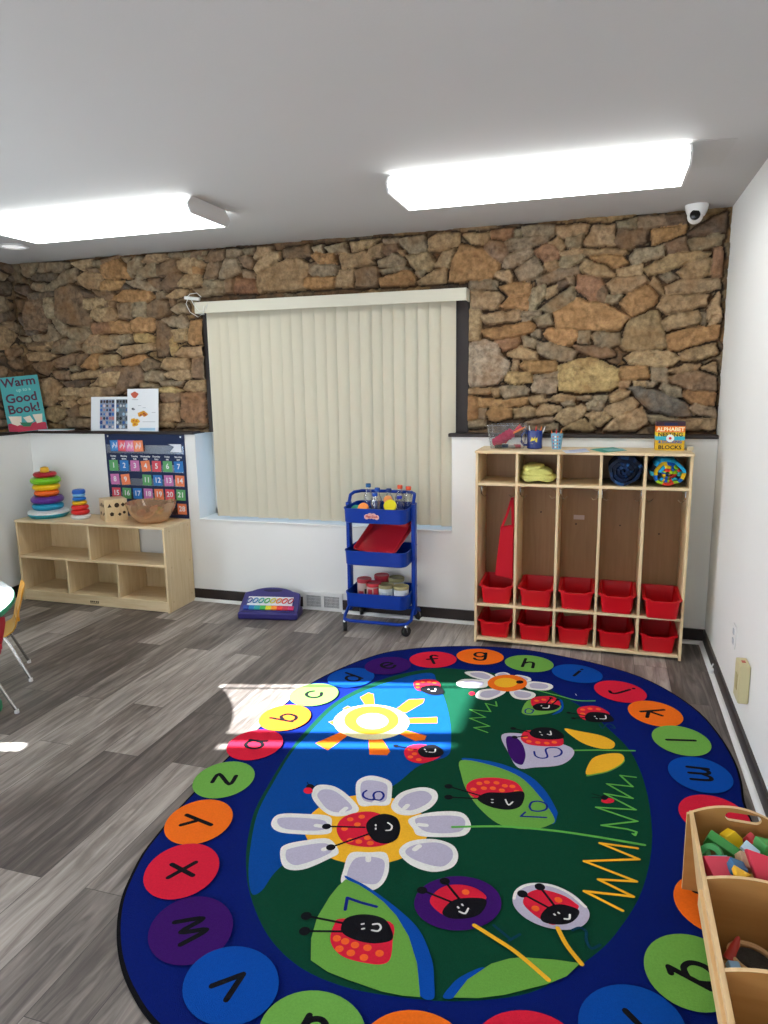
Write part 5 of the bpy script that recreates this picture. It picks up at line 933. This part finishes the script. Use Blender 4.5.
# photo display and flyer
def standing(name, px0, px1, pyt, yb, tl, label, cat):
    a = at(px0, 420, 1, yb); c = at(px1, 420, 1, yb); t_ = at((px0+px1)/2, pyt, 1, yb+.02); w = c.x-a.x; h = t_.z-LEDGE; rt = empty(name, ((a.x+c.x)/2, yb, LEDGE), 0, label, cat); return rt, w, h, RX(-tl)
rt, w, h, RB = standing('photo_folder', 90, 133, 396.5, .015, 8, 'white photo folder with two photographs standing on the ledge above the calendar chart', 'photo folder')
b = MB(); b.box(-w/2, w/2, 0, .006, 0, h, M_paper, RB); b.build('folder_board', rt)
rn = random.Random(11)
for k, (x0, x1) in enumerate(((-w*.29, w*.05), (w*.09, w*.44))):
    b = MB(); ph = h*.86; b.box(x0, x1, -.001, 0, h*.06, h*.06+ph, mat('photo_base%d' % k, ['8a98b0', '6a7480'][k], .4), RB); pal = [['2f6ab8', 'c07a78', 'd8c8c8', '1f3f80', '3a3438', 'b8a8b0', '4a78b0'], ['24282c', '9ab8d0', '3a4448', 'c8ccd0', '58707c', '2a5a98', '8a9aa0']][k]
    for i in range(5):
        for j in range(7):
            x = x0+(x1-x0)*(i+.5)/5; z = h*.06+ph*(j+.5)/7; r_ = rn.uniform(.008, .017); n = rn.choice((5, 6, 9)); c = pal[rn.randrange(7)] if j < 6 else pal[4 if k == 0 else 0]
            b.prism([(x+r_*math.cos(2*PI*q/n+i)*.9, z+r_*math.sin(2*PI*q/n+i)) for q in range(n)], .001, .0011+.00005*((i*7+j) % 9), mat('ph_'+c, c, .5), RB @ FRONT)
    b.build('photograph', rt)
rt, w, h, RB = standing('flyer', 126.5, 157.5, 388.5, -.006, 7, 'white flyer with a red leaf and orange fruit drawings standing beside the photo folder', 'flyer')
b = MB(); b.box(-w/2, w/2, 0, .003, 0, h, M_paper, RB); b.build('sheet', rt); b = MB(); FM = RB @ T(0, -.0005, 0) @ FRONT
def blob(x, z, r_, c, sq=.7, n=9, k=0): b.prism([(x+r_*(1+.18*math.sin(3*t_+k))*math.cos(t_), z+r_*sq*(1+.15*math.cos(4*t_+k))*math.sin(t_)) for t_ in [2*PI*q/18 for q in range(18)]], 0, .0006+.0001*(k % 4), mat('fl_'+c, c, .5), FM)
blob(-w*.26, h*.86, .032, 'c8604a'); b.build('printed_leaf', rt); b = MB()
for (x, z) in ((w*.02, h*.43), (-w*.08, h*.40), (w*.07, h*.40)): blob(x, z, .024, 'e0a030', k=1); blob(x+.006, z-.005, .009, 'b84030', k=3)
b.build('printed_fruit', rt); b = MB()
for (x, z) in ((-w*.3, h*.25), (-w*.2, h*.24), (-w*.25, h*.17)): blob(x, z, .026, 'e8b030', k=2); blob(x, z, .009, 'd06a28', k=3)
b.build('printed_fruit', rt); b = MB()
blob(-w*.32, h*.53, .011, '444850', k=1); blob(-w*.29, h*.52, .010, '6a7078', k=2); b.build('printed_bee', rt); b = MB()
b.box(-w*.1, w*.4, -.0006, 0, h*.02, h*.08, mat('fl_band', '9cc4de', .5), RB); b.build('printed_drawing', rt); b = MB()
for i, (x, z, ww) in enumerate(((-.25, .74, .2), (-.1, .6, .1), (.05, .55, .1), (.35, .44, .12), (.2, .22, .4))): b.box(w*x-w*ww/2, w*x+w*ww/2, -.0006, 0, h*z, h*z+.003, mat('fl_text', 'a0a4ac', .5), RB)
b.build('printed_text', rt)
# ================================================================== BLUE CART
CX, CY, CW, CD = -2.045, -.195, .425, .325
cart = empty('utility_cart', (CX, CY, 0), 0, 'blue three-tier metal cart on casters under the window blind', 'cart')
TIER = [(.738, .836), (.455, .553), (.168, .266)]
for z0, z1 in TIER:
    b = MB(); tub(b, CW-.006, CD-.006, CW, CD, z1-z0, M_blue, r=.05, th=.003, rim=.004, rimh=.008, z0=z0); b.build('tray', cart, smooth=35)
for s in (-1, 1):
    b = MB(); x = s*(CW/2+.014); b.rbox(x-.013, x+.013, -.028, .028, .10, .85, .005, M_blue); b.build('post', cart, smooth=30)
b = MB(); hx = CW/2+.010       # raised handle loop on the back side
b.tube([(-hx, 0, .85), (-hx, .03, .893), (-hx+.01, .075, .905), (-hx+.045, .13, .907), (0, .142, .907), (hx-.045, .13, .907), (hx-.01, .075, .905), (hx, .03, .893), (hx, 0, .85)], .011, M_blue, n=12); b.build('handle', cart, smooth=60)
b = MB(); bx_, by_ = CW/2+.02, CD/2+.02
for sy in (-1, 1): b.tube([(-bx_+.008, sy*.02, .15), (-bx_+.002, sy*(by_*.6), .09), (-bx_+.02, sy*(by_-.015), .082), (-bx_+.06, sy*by_, .08), (bx_-.06, sy*by_, .08), (bx_-.02, sy*(by_-.015), .082), (bx_-.002, sy*by_*.6, .09), (bx_-.008, sy*.02, .15)], .011, M_blue, n=10)
b.build('base_frame', cart, smooth=60)
for sx_ in (-1, 1):
    for sy in (-1, 1):
        b = MB(); wx, wy = sx_*(bx_-.02), sy*(by_-.012); b.lathe([(.008, .035), (.012, .05), (.012, .07), (.006, .078)], M_chrome, (wx, wy, 0), n=14); b.box(wx-.012, wx+.012, wy-.004, wy+.014, .028, .055, M_chrome)
        c_ = b.build('caster', cart, smooth=40, bevel=.001); b = MB(); mt = T(wx, wy+.005, .0345) @ RZ(-35 if sx_ > 0 else 25) @ RY(90)
        b.lathe([(.012, -.013), (.031, -.013), (.0342, -.009), (.0342, .009), (.031, .013), (.012, .013)], M_black, n=28, mtx=mt); b.lathe([(.011, -.012), (.011, .012)], M_steel, n=16, mtx=mt); b.build('wheel', c_, smooth=40)
b = MB(); lz = .785; ly = -CD/2-.0015
cl = []
for (x, z, r_) in ((-.034, 0, .017), (-.012, .006, .019), (.012, .005, .019), (.034, -.002, .016)):
    b.lathe([(r_, 0), (r_, .0015)], mat('logo_pink', 'e8b8b4', .5), n=18, mtx=T(.0+x-.01, ly, lz+z) @ FRONT)
b.text('Play-Doh', .022, mat('logo_red', 'c0504e', .5), T(-.01, ly-.002, lz+.001) @ FRONT, bold=.0008); b.build('logo_sticker', cart)
# contents: bottles in the top tray
def bottle(x, y, h, capc, lab, r=.033, tilt=0, liquid=None, z=TIER[0][0]+.008):
    h *= 1.09
    rt = empty('water_bottle', (CX+x, CY+y, z), 0, lab, 'bottle', 'bottles in the top tray of the blue cart'); rt.rotation_euler.y = math.radians(tilt)
    b = MB(); b.lathe([(r*.8, 0), (r, .006), (r, h*.32), (r*.93, h*.36), (r, h*.40), (r, h*.62), (r*.42, h*.84), (r*.40, h*.9), (r*.36, h*.9), (r*.38, h*.84), (r*.95, h*.62), (r*.95, .01), (.002, .008)], M_clear, n=24, cap1=False); b.build('bottle_body', rt, smooth=40)
    if liquid: b = MB(); b.lathe([(r*.9, .01), (r*.9, h*liquid[1])], mat('liq_'+liquid[0], liquid[0], .3), n=20); b.build('filling', rt, smooth=40)
    b = MB(); b.lathe([(r*.52, h*.885), (r*.54, h*.89), (r*.54, h*.985), (r*.48, h)], mat('cap_'+capc, capc, .35), n=20); b.build('bottle_cap', rt, smooth=30)
bottle(-.115, .09, .20, '1f5f98', 'clear bottle with a dark teal cap, leftmost of the tall bottles in the blue cart', tilt=0, liquid=('b8c8d4', .2))
bottle(-.035, .02, .185, '1c50b0', 'clear bottle with a bright blue cap in the middle of the cart top tray', liquid=('606878', .25), tilt=2)
bottle(-.012, -.06, .165, '1a4fc0', 'clear bottle with a royal blue cap, nearest the front of the cart top tray', liquid=('8090a8', .35), tilt=-3)
bottle(.035, .075, .175, '18387c', 'clear bottle with a navy cap behind the yellow lid in the cart', liquid=('a8b0b8', .2))
bottle(.105, .10, .195, 'e85a38', 'clear bottle with an orange-red cap, left of the two orange-capped bottles in the cart')
bottle(.168, .085, .19, 'e8532f', 'clear bottle with an orange-red cap, the rightmost bottle in the blue cart')
bottle(.125, .015, .14, '2a3ab8', 'short clear bottle with a violet-blue cap at the right of the cart top tray', liquid=('9098a4', .3))
def lid(x, y, z, r, c, lab, ry=0, rx=60):
    b = MB(); b.lathe([(r*.92, -.012), (r, -.010), (r, .006), (r*.9, .010), (.002, .010)], mat('lid_'+c, c, .4), n=28, cap1=False); o = b.build('jar_lid', smooth=40); o.location = (CX+x, CY+y, z); o.rotation_euler = (math.radians(rx), math.radians(ry), 0); tag(o, lab, 'lid', 'loose lids in the cart')
lid(-.085, -.115, .832, .036, 'f08a2c', 'orange round lid leaning at the front left of the cart top tray', -10, 55)
lid(.095, -.10, .850, .042, 'e8d820', 'yellow round lid leaning at the front right of the cart top tray', 15, 62); lid(.060, -.03, .876, .030, 'e8965a', 'peach coloured lid behind the yellow lid in the cart', 10, 60); lid(-.145, -.09, .822, .030, '2a8a70', 'green lid lying at the left front of the cart top tray', 0, 30)
# red serving trays propped on the middle tier
def prop_tray(dx, dy, dz, rz, label, m):
    rt = empty('craft_tray', (CX+dx, CY+dy, dz), 0, label, 'tray'); rt.rotation_euler = (math.radians(38), math.radians(0), math.radians(rz)); b = MB(); tub(b, .30, .245, .325, .275, .028, m, r=.018, th=.003, rim=.006, rimh=.004); b.build('tray_body', rt, smooth=35)
    return rt
P0 = at(380, 537, 1, CY-.03)
prop_tray(.010, .018, .602, -22, 'red plastic craft tray propped up on the middle tier of the blue cart', mat('tray_red', 'b8202c', .3))
prop_tray(.035, .060, .607, -26, 'second red tray leaning behind the first on the middle tier of the cart', mat('tray_red2', 'c84048', .3))
# tubs on the lowest tier
def can(x, y, r, h, lidc, bodyc, label, band=None):
    r *= 1.07; h *= 1.16
    rt = empty('craft_tub', (CX+x, CY+y, TIER[2][0]+.007), 0, label, 'tub', 'lidded tubs on the bottom tier of the cart')
    b = MB(); b.lathe([(r*.93, 0), (r*.97, .003), (r*.97, h*.86)], mat('tub_'+bodyc, bodyc, .4), n=30); b.build('tub_body', rt, smooth=40)
    if band:
        b = MB(); 
        for k, (a0, c, za, zb2) in enumerate(band):
            P = [Vector((r*.978*math.cos(a), r*.978*math.sin(a), z)) for z in (h*za, h*zb2) for a in [math.radians(a0+q*6) for q in range(8)]]; b.add(P, [(q, q+1, q+9, q+8) for q in range(7)], mat('lab_'+c, c, .5))
        b.build('printed_label', rt, fix=False)
    b = MB(); b.lathe([(r, h*.84), (r*1.02, h*.86), (r*1.02, h*.97), (r*.97, h), (r*.9, h*.985), (.002, h*.985)], mat('lidc_'+lidc, lidc, .4), n=32, cap1=False); b.build('lid', rt, smooth=40)
can(-.120, -.02, .046, .135, 'b4283a', 'c8b0a8', 'red-lidded tub at the back left of the cart bottom tier', [(-120, 'b03040', .2, .5), (-70, '303030', .3, .6)])
can(-.038, -.065, .046, .125, 'c42c3a', 'c0a8a0', 'red-lidded tub in the front left of the cart bottom tier', [(-125, 'a82838', .15, .75), (-75, 'c03844', .2, .8)])
can(-.025, .075, .048, .140, 'b82838', 'b03844', 'red tub with red lid at the back middle of the cart bottom tier')
can(.050, -.065, .048, .120, '9a9468', 'd4dae0', 'white tub with olive lid in the front middle of the cart bottom tier', [(-110, 'a8b8c8', .3, .65), (-80, '8090a8', .45, .55)])
can(.085, .06, .050, .135, '8a8458', 'c8ccc8', 'olive-lidded tub at the back right of the cart bottom tier')
can(.150, -.055, .048, .115, 'aaa070', 'e0e4ea', 'white tub with khaki lid at the right end of the cart bottom tier')

# ================================================================== TOY PIANO
pn = empty('toy_piano', (-2.885, -.19, 0), math.radians(10), 'purple toy piano with rainbow keys on the floor left of the wall register', 'toy piano'); mpu = mat('purple_plastic', '30296f', .35)
TILT = T(0, -.085, .052) @ RX(38)
def arch(w, h, r=.03, crown=.035):
    P = [(-w/2, 0), (w/2, 0), (w/2, h*.28)]
    P += [(w/2*.94*math.cos(a) if abs(math.cos(a)) < .8 else w/2*(.80+.2*abs(math.cos(a)))*math.copysign(1, math.cos(a))*.97, h*.45+(h*.55)*math.sin(a)**.8) for a in [math.radians(12+156*k/16) for k in range(17)]]
    P.append((-w/2, h*.28)); return P
b = MB(); O = arch(.43, .215); hole = [(.07*math.cos(a)+0, .183+.011*math.sin(a)) for a in [2*PI*k/16 for k in range(16)]]
b.prism(O, -.05, 0, mpu, TILT); b.build('case', pn, bevel=.009, smooth=40)
b = MB(); b.box(-.215, .215, -.115, .07, 0, .052, mpu); b.build('foot_case', pn, bevel=.012, smooth=40)
b = MB(); b.prism(hole, 0, .003, mat('purple_dark', '1c1648', .6), TILT); b.build('carry_handle', pn)
b = MB(); b.box(-.165, .165, .052, .125, 0, .004, mat('key_white', 'e0e0e6', .35), TILT); b.build('sound_bar_panel', pn)
kc = ['143c9c', '1078b8', '18a0a0', '38b048', 'd8d020', 'f09020', 'e03028', 'b82040', 'c02060']
KN = ['dark blue', 'blue', 'teal', 'green', 'yellow', 'orange', 'red', 'crimson', 'dark red']
for k in range(9):
    b = MB(); x = -.185+k*.041; b.box(x, x+.039, .012, .045, 0, .012, mat('key_'+kc[k], kc[k], .35), TILT); o = b.build('key', pn, bevel=.002); o['label'] = KN[k]+' key'
for k in range(8):
    b = MB(); x = -.150+k*.043; pts = [(x+.016*math.cos(a), .088+.02*math.sin(a)) for a in [2*PI*j/14 for j in range(15)]]; b.tube([TILT @ Vector((p_[0]+(p_[1]-.088)*.35, p_[1], .010)) for p_ in pts], .0038, mat('bead_'+kc[k], kc[k], .3), n=6, caps=False); b.build('bead_ring', pn, smooth=60)

# ================================================================== TABLE AND CHAIRS AT THE LEFT
TBX, TBY, TBR, TBZ = -4.14, -2.31, .79, .57
tr_ = empty('round_table', (TBX, TBY, 0), 0, 'white topped table with a rounded green edge at the left side', 'table')
mt_ = mat('table_white', 'dfe6ea', .12, coat=.6); mg = mat('green_edge', '2a8a62', .4)
def ann(R0, R1, z, a0=0, a1=360, n=72): return None
n = 72; b = MB()
def hs(R, z, k):      # horseshoe outline: outer arc, then inner cut-out open to the wall side
    P = [(R*math.cos(math.radians(a)), R*math.sin(math.radians(a)), z) for a in np.linspace(-161, 190, n)]
    P += [(k*math.cos(math.radians(a))-.10, k*math.sin(math.radians(a))-.20, z) for a in np.linspace(135, -135, n)]; return P
b.loft([hs(TBR-.006, TBZ-.001, .076), hs(TBR-.006, TBZ, .076)], mt_); b.build('table_top', tr_)
b = MB(); b.loft([hs(TBR-.004, TBZ-.028, .072), hs(TBR, TBZ-.024, .07), hs(TBR, TBZ-.004, .07), hs(TBR-.004, TBZ-.001, .074)], mg); b.build('table_edge', tr_, smooth=40)
for a in (32.5, -40, 125, -125):
    x, y = .665*math.cos(math.radians(a)), .665*math.sin(math.radians(a)); b = MB(); b.lathe([(.016, .02), (.016, .30)], M_chrome, (x, y, 0), n=16); b.lathe([(.021, .28), (.021, TBZ-.028)], mg, (x, y, 0), n=16); l_ = b.build('leg', tr_, smooth=40)
    b = MB(); b.lathe([(.024, 0), (.030, .02), (.028, .05), (.017, .07)], mg, (x, y, 0), n=18); o = b.build('foot_cap', l_, smooth=40); o['label'] = 'green foot cap'
def chair(x, y, facing, mc, label):
    """stacking school chair, seat .30 high; local -y is the front, +y the back"""
    rt = empty('school_chair', (x, y, 0), facing, label, 'chair', 'stacking school chairs at the table'); rt.scale = (1, 1, .94); w = .30
    # seat shell: profile in y-z swept across, curved
    def shell(pts, th, name, wf):
        b = MB(); rows = []; N = 12
        for k, (yy, zz) in enumerate(pts):
            ww = wf(k/(len(pts)-1)); rows.append([Vector((ww*(j/N-.5), yy+.012*(1-(2*j/N-1)**2)*(1 if name == 'backrest' else 0), zz-.012*(1-(2*j/N-1)**2)*(0 if name == 'backrest' else 1))) for j in range(N+1)])
        loops = []
        for k, r_ in enumerate(rows):
            p0 = pts[max(k-1, 0)]; p1 = pts[min(k+1, len(pts)-1)]; d = Vector((0, p1[0]-p0[0], p1[1]-p0[1])).normalized(); nn = Vector((0, -d.z, d.y))*th
            loops.append(r_+[v+nn for v in reversed(r_)])
        b.loft(loops, mc); return b.build(name, rt, smooth=50, bevel=.003)
    shell([(-.15, .285), (-.135, .30), (-.05, .302), (.05, .298), (.10, .300), (.135, .32), (.150, .35)], -.007, 'seat', lambda t: w*(.86+.14*math.sin(PI*min(1, t*1.3))))
    shell([(.146, .34), (.160, .40), (.178, .46), (.194, .52), (.203, .555), (.205, .565)], -.007, 'backrest', lambda t: w*(1 if t < .6 else 1-.3*((t-.6)/.4)**2))
    b = MB(); b.box(-.135, .135, .163, .179, .375, .40, mc); b.build('back_rib', rt, bevel=.004)
    for s in (-1, 1):
        for yy, fy in ((-.10, -.16), (.09, .20)):
            b = MB(); b.tube([(s*.10, yy, .288), (s*.115, yy+(fy-yy)*.25, .235), (s*.155, fy, .012)], .0085, M_chrome, n=12); l_ = b.build('leg', rt, smooth=60); b = MB(); b.lathe([(.011, 0), (.012, .004), (.0105, .02)], M_steel, (s*.155, fy, 0), n=14); b.build('foot_glide', l_, smooth=40)
    return rt
M_yel = mat('yellow_shell', 'e0a030', .35); M_rsh = mat('red_shell', 'b0142c', .3)
fa = at(31, 682, 2, 0); fb = at(29, 662, 2, 0); mid_ = (fa+fb)/2; bdir = Vector((.70, .71, 0))
ca = math.atan2(bdir.y, bdir.x)-PI/2; chair(mid_.x-bdir.x*.20, mid_.y-bdir.y*.20, ca, M_yel, 'yellow plastic school chair with chrome legs behind the table, facing it')
fa = at(17, 713, 2, 0); bd = Vector((.985, .10, 0)).normalized(); ca = math.atan2(bd.y, bd.x)-PI/2; pr = Vector((-bd.y, bd.x, 0))
cen = fa-pr*.155-bd*.20; chair(cen.x, cen.y, ca, M_rsh, 'red plastic school chair with chrome legs at the left edge, tucked at the table')

# ================================================================== WOODEN TOY BIN (bottom right)
BX0, BX1, BYF, BYN = -.347, -.075, -2.387, -3.72; bc = (BX0+BX1)/2
tb = empty('toy_bin', (bc, BYF, LAY[0]+.0005), 0, 'long maple plywood toy bin with arched dividers beside the right wall, bottom right', 'toy bin')
def archp(x0, x1, zb, zt, crown, n=18, x0b=None, x1b=None):
    P = [(x0b if x0b is not None else x0, zb), (x1b if x1b is not None else x1, zb)]; w = x1-x0
    P += [(x1-w*k/n, zt+crown*(1-(2*k/n-1)**2)) for k in range(n+1)]; return P
def plate_with_hole(b, P, hole, y0, y1, m, edge):
    from mathutils.geometry import tessellate_polygon
    A = [Vector((x, 0, z)) for x, z in P]; Hh = [Vector((x, 0, z)) for x, z in hole]; tri_ = tessellate_polygon([[Vector((p.x, p.z, 0)) for p in A], [Vector((p.x, p.z, 0)) for p in Hh]]); al = A+Hh
    for y in (y0, y1): b.add([(p.x, y, p.z) for p in al], [tuple(t) for t in tri_], m)
    for Lp in (A, Hh):
        n = len(Lp); b.add([(p.x, y, p.z) for y in (y0, y1) for p in Lp], [(k, (k+1) % n, n+(k+1) % n, n+k) for k in range(n)], edge)
hx_, hz_ = at(743, 822, 1, BYF).x-bc, .280
hole = [(hx_+math.copysign(.034, math.cos(a))+.017*math.cos(a), hz_+.015*math.sin(a)) for a in [2*PI*k/24+.01 for k in range(24)]]
for y in (0, BYN-BYF):
    b = MB(); plate_with_hole(b, archp(BX0-bc, BX1-bc, 0, .264, .045), hole, y, y+.013, M_piner, M_pine); b.build('end_panel', tb)
XT, XB = .119, .082
for s in (-1, 1):
    b = MB(); y0, y1 = BYN-BYF+.013, -.001
    b.loft([[(s*XB, y, .03), (s*(XB+.013), y, .03), (s*(XT+.013), y, .282), (s*XT, y, .282)] for y in (y0, y1)], M_pine); b.build('side_panel', tb, bevel=.003)
b = MB(); b.box(-XB, XB, BYN-BYF+.013, -.001, .03, .042, M_piner); b.build('bottom_panel', tb)
for yd in (-2.71, -3.03, -3.37):
    b = MB(); P = archp(-XT, XT, .042, .280, .020, x0b=-XB, x1b=XB); y = yd-BYF; n_ = len(P)
    b.add([(x, yy, z) for yy in (y, y+.012) for x, z in P], [tuple(range(n_)), tuple(range(n_, 2*n_))], M_piner); b.add([(x, yy, z) for yy in (y, y+.012) for x, z in P], [(k, (k+1) % n_, n_+(k+1) % n_, n_+k) for k in range(n_)], M_pine); b.build('divider', tb)
b = MB()     # lower outer rail along the left side
b.box(-.1325, -.121, BYN-BYF+.02, -2.68-BYF, .175, .225, M_pine); b.build('side_rail', tb, bevel=.002)
# blocks
def blk(shape_, c, px, py, z, size, rot_, label, nm='wooden_block'):
    m = mat('block_'+c, c, .4, var=.05, vscale=30); b = MB(); a, d_, h = size
    if shape_ == 'box': b.box(-a/2, a/2, -d_/2, d_/2, -h/2, h/2, m)
    elif shape_ == 'hex': b.prism([(a/2*math.cos(k*PI/3), a/2*math.sin(k*PI/3)) for k in range(6)], -h/2, h/2, m)
    elif shape_ == 'tri': b.prism([(-a/2, -d_/2), (a/2, -d_/2), (0, d_/2)], -h/2, h/2, m)
    elif shape_ == 'pent': b.prism([(-a/2, -d_/2), (a/2, -d_/2), (a/2, d_*.1), (0, d_/2), (-a/2, d_*.1)], -h/2, h/2, m)
    elif shape_ == 'arc': b.prism([(a/2*math.cos(t), d_*math.sin(t)) for t in [PI*k/16 for k in range(17)]]+[(-a*.28*math.cos(t), d_*.55*math.sin(t)) for t in [PI*k/12 for k in range(13)]], -h/2, h/2, m)
    o = b.build(nm, bevel=.002); p_ = at(px, py, 1, z); o.location = p_; o.rotation_euler = [math.radians(t) for t in rot_]; tag(o, label, 'block', 'wooden blocks in the toy bin'); return o
blk('pent', 'e8c018', 731, 838, -2.445, (.052, .050, .040), (70, 10, 20), 'yellow five-sided block at the top of the pile in the toy bin')
blk('box', '3a9440', 725, 849, -2.50, (.110, .032, .042), (20, 22, -18), 'long green block below the yellow one in the toy bin')
blk('box', 'd8334e', 722, 871, -2.62, (.085, .075, .03), (15, 5, 20), 'crimson square block against the left side of the toy bin')
blk('tri', 'd42f48', 762, 866, -2.61, (.13, .11, .035), (40, -35, 35), 'big red triangular block at the right of the toy bin')
blk('box', 'b8d4e4', 750, 850, -2.51, (.045, .03, .016), (30, 25, -30), 'small pale blue block right of the yellow one in the toy bin')
blk('box', 'c8323c', 753, 843, -2.45, (.05, .025, .03), (10, 30, -35), 'small red block behind the pale blue one in the toy bin')
blk('box', '4a9c48', 706, 860, -2.53, (.018, .05, .045), (20, 10, 10), 'thin green block touching the left side of the toy bin')
blk('arc', '2f8c44', 711, 858, -2.56, (.07, .04, .028), (60, 0, -20), 'green arched block at the left of the pile in the toy bin')
blk('box', '78b4b8', 717, 862, -2.58, (.055, .02, .04), (25, 0, 15), 'light teal block beside the crimson one in the toy bin')
blk('box', 'cfa888', 745, 862, -2.56, (.04, .045, .03), (30, 20, 15), 'plain wood block between the green and red ones in the toy bin')
blk('tri', 'e8b020', 738, 873, -2.66, (.05, .04, .02), (20, 0, 40), 'small amber block at the front of the pile in the toy bin')
blk('box', '2a6c94', 737, 868, -2.62, (.04, .04, .03), (0, 20, 10), 'dark blue block deep in the pile of the toy bin')
blk('box', '3f9a4a', 766, 850, -2.47, (.06, .05, .05), (0, 20, 30), 'green block under the right side of the pile in the toy bin')
blk('box', 'd9b070', 728, 885, -2.53, (.12, .10, .09), (0, 0, 12), 'big plain block at the bottom left of the pile in the toy bin')
blk('box', 'c99c60', 758, 885, -2.54, (.10, .12, .10), (0, 0, -8), 'big plain block at the bottom right of the pile in the toy bin')
# second compartment: a clear bag with small toys
def bag():
    p_ = at(745, 962, 2, .135); rt = empty('plastic_bag', (p_.x, -2.93, .043), 0, 'clear crumpled plastic bag of small toys in the second compartment of the toy bin', 'bag'); b = MB(); N = 28; loops = []
    for k in range(12):
        t = k/11; r_ = .065*math.sin(PI*min(.98, .12+t*.85))**.6; loops.append([Vector((r_*(1.15+.10*math.sin(5*a+k*.8))*math.cos(a), r_*(1.0+.12*math.sin(7*a+k))*math.sin(a), .11*t+.005*math.sin(4*a+k))) for a in [2*PI*j/N for j in range(N)]])
    b.loft(loops, clear_mat('bag_film', 'f2f0f0', .22, .2)); o = b.build('bag_film', rt, smooth=70); return p_
pb = bag()
def small(nm, b, loc, rot_, label, cat='toy piece'): o = b.build(nm, smooth=40); o.location = loc; o.rotation_euler = [math.radians(t) for t in rot_]; tag(o, label, cat); return o
b = MB(); b.lathe([(.016, 0), (.013, .03), (.006, .06), (.003, .065)], mat('toy_redb', 'b83a30', .4), n=18); p_ = at(729, 960, 2, .115); small('toy_cone', b, p_, (-35, 30, 0), 'small red cone shaped toy in the clear bag in the toy bin')
b = MB(); b.rbox(-.016, .016, -.012, .012, 0, .02, .004, mat('toy_blue', '88b4d8', .4)); p_ = at(732, 969, 2, .118); small('toy_brick', b, p_, (20, 10, 20), 'small light blue toy brick in the clear bag in the toy bin')
b = MB(); b.lathe([(.034, 0), (.040, .006), (.034, .012), (.002, .012)], mat('toy_char', '34312c', .6, bump=.8, bscale=200), n=26, sx=1.2, sy=.7, cap1=False); p_ = at(754, 962, 2, .125); small('toy_hairbrush', b, p_, (20, 5, -20), 'dark oval bristly toy in the second compartment of the toy bin')
b = MB(); b.tube([(.055*math.cos(a), .032*math.sin(a), 0) for a in [2*PI*k/24 for k in range(20)]], .007, mat('toy_wood', 'cfa878', .5), n=8); p_ = at(752, 958, 2, .130); small('toy_hoop', b, p_, (25, 5, -15), 'pale wooden toy hoop around the dark toy in the toy bin')
# ================================================================== LIGHT
def lamp_area(name, loc, rot, sx, sy, power, color):
    l = bpy.data.lights.new(name, 'AREA'); l.shape = 'RECTANGLE'; l.size = sx; l.size_y = sy; l.energy = power; l.color = color; l.spread = math.radians(125)
    o = bpy.data.objects.new(name, l); COL.objects.link(o); o.location = loc; o.rotation_euler = rot; return o
lamp_area('rear_window_daylight', ((RX0+RX1)/2, YR-.02, (RZ0+RZ1)/2), (PI/2-.35, 0, 0), RX1-RX0, RZ1-RZ0, 14, (1, .985, .97))
lamp_area('door_daylight', (-5.02, (DY0+DY1)/2-.02, 1.05), (PI/2-.25, 0, -PI/2), .6, 1.95, 34, (.93, .965, 1))
lamp_area('added_window_fill', (-5.00, (LY_0+LY_1)/2, 1.5), (PI/2-.3, 0, -PI/2), 1.5, 1.3, 60, (.93, .965, 1))  # fill at the added left-wall window, brightens near floor and right wall
sun = bpy.data.lights.new('sun', 'SUN'); sun.energy = 62; sun.angle = math.radians(.55); sun.color = (1, .97, .92)
so = bpy.data.objects.new('sun', sun); COL.objects.link(so)
el = math.radians(27.2); dv = Vector((math.cos(el)*.9654, math.cos(el)*.2607, -math.sin(el))); so.rotation_euler = dv.to_track_quat('-Z', 'Y').to_euler(); so.location = (-9, -4, 4)
w = bpy.data.worlds.new('sky'); SC.world = w; w.use_nodes = True; bg = w.node_tree.nodes['Background']; bg.inputs[0].default_value = (.55, .75, 1, 1); bg.inputs[1].default_value = 1.2
# ================================================================== CAMERA
cam = bpy.data.cameras.new('camera'); co = bpy.data.objects.new('camera', cam); COL.objects.link(co); SC.camera = co
cam.sensor_fit = 'HORIZONTAL'; cam.sensor_width = 36; cam.lens = CAMP['f']*36/768; cam.clip_start = .05
Mx = Matrix((CR, CU, -CF)).transposed().to_4x4(); Mx.translation = CP; co.matrix_world = Mx
SC.view_settings.view_transform = 'Standard'; SC.view_settings.look = 'None'; SC.view_settings.gamma = 1; SC.view_settings.use_curve_mapping = False; SC.view_settings.exposure = 0.36
SC.cycles.use_denoising = True; SC.cycles.max_bounces = 8; SC.cycles.transparent_max_bounces = 16; SC.cycles.sample_clamp_indirect = 6
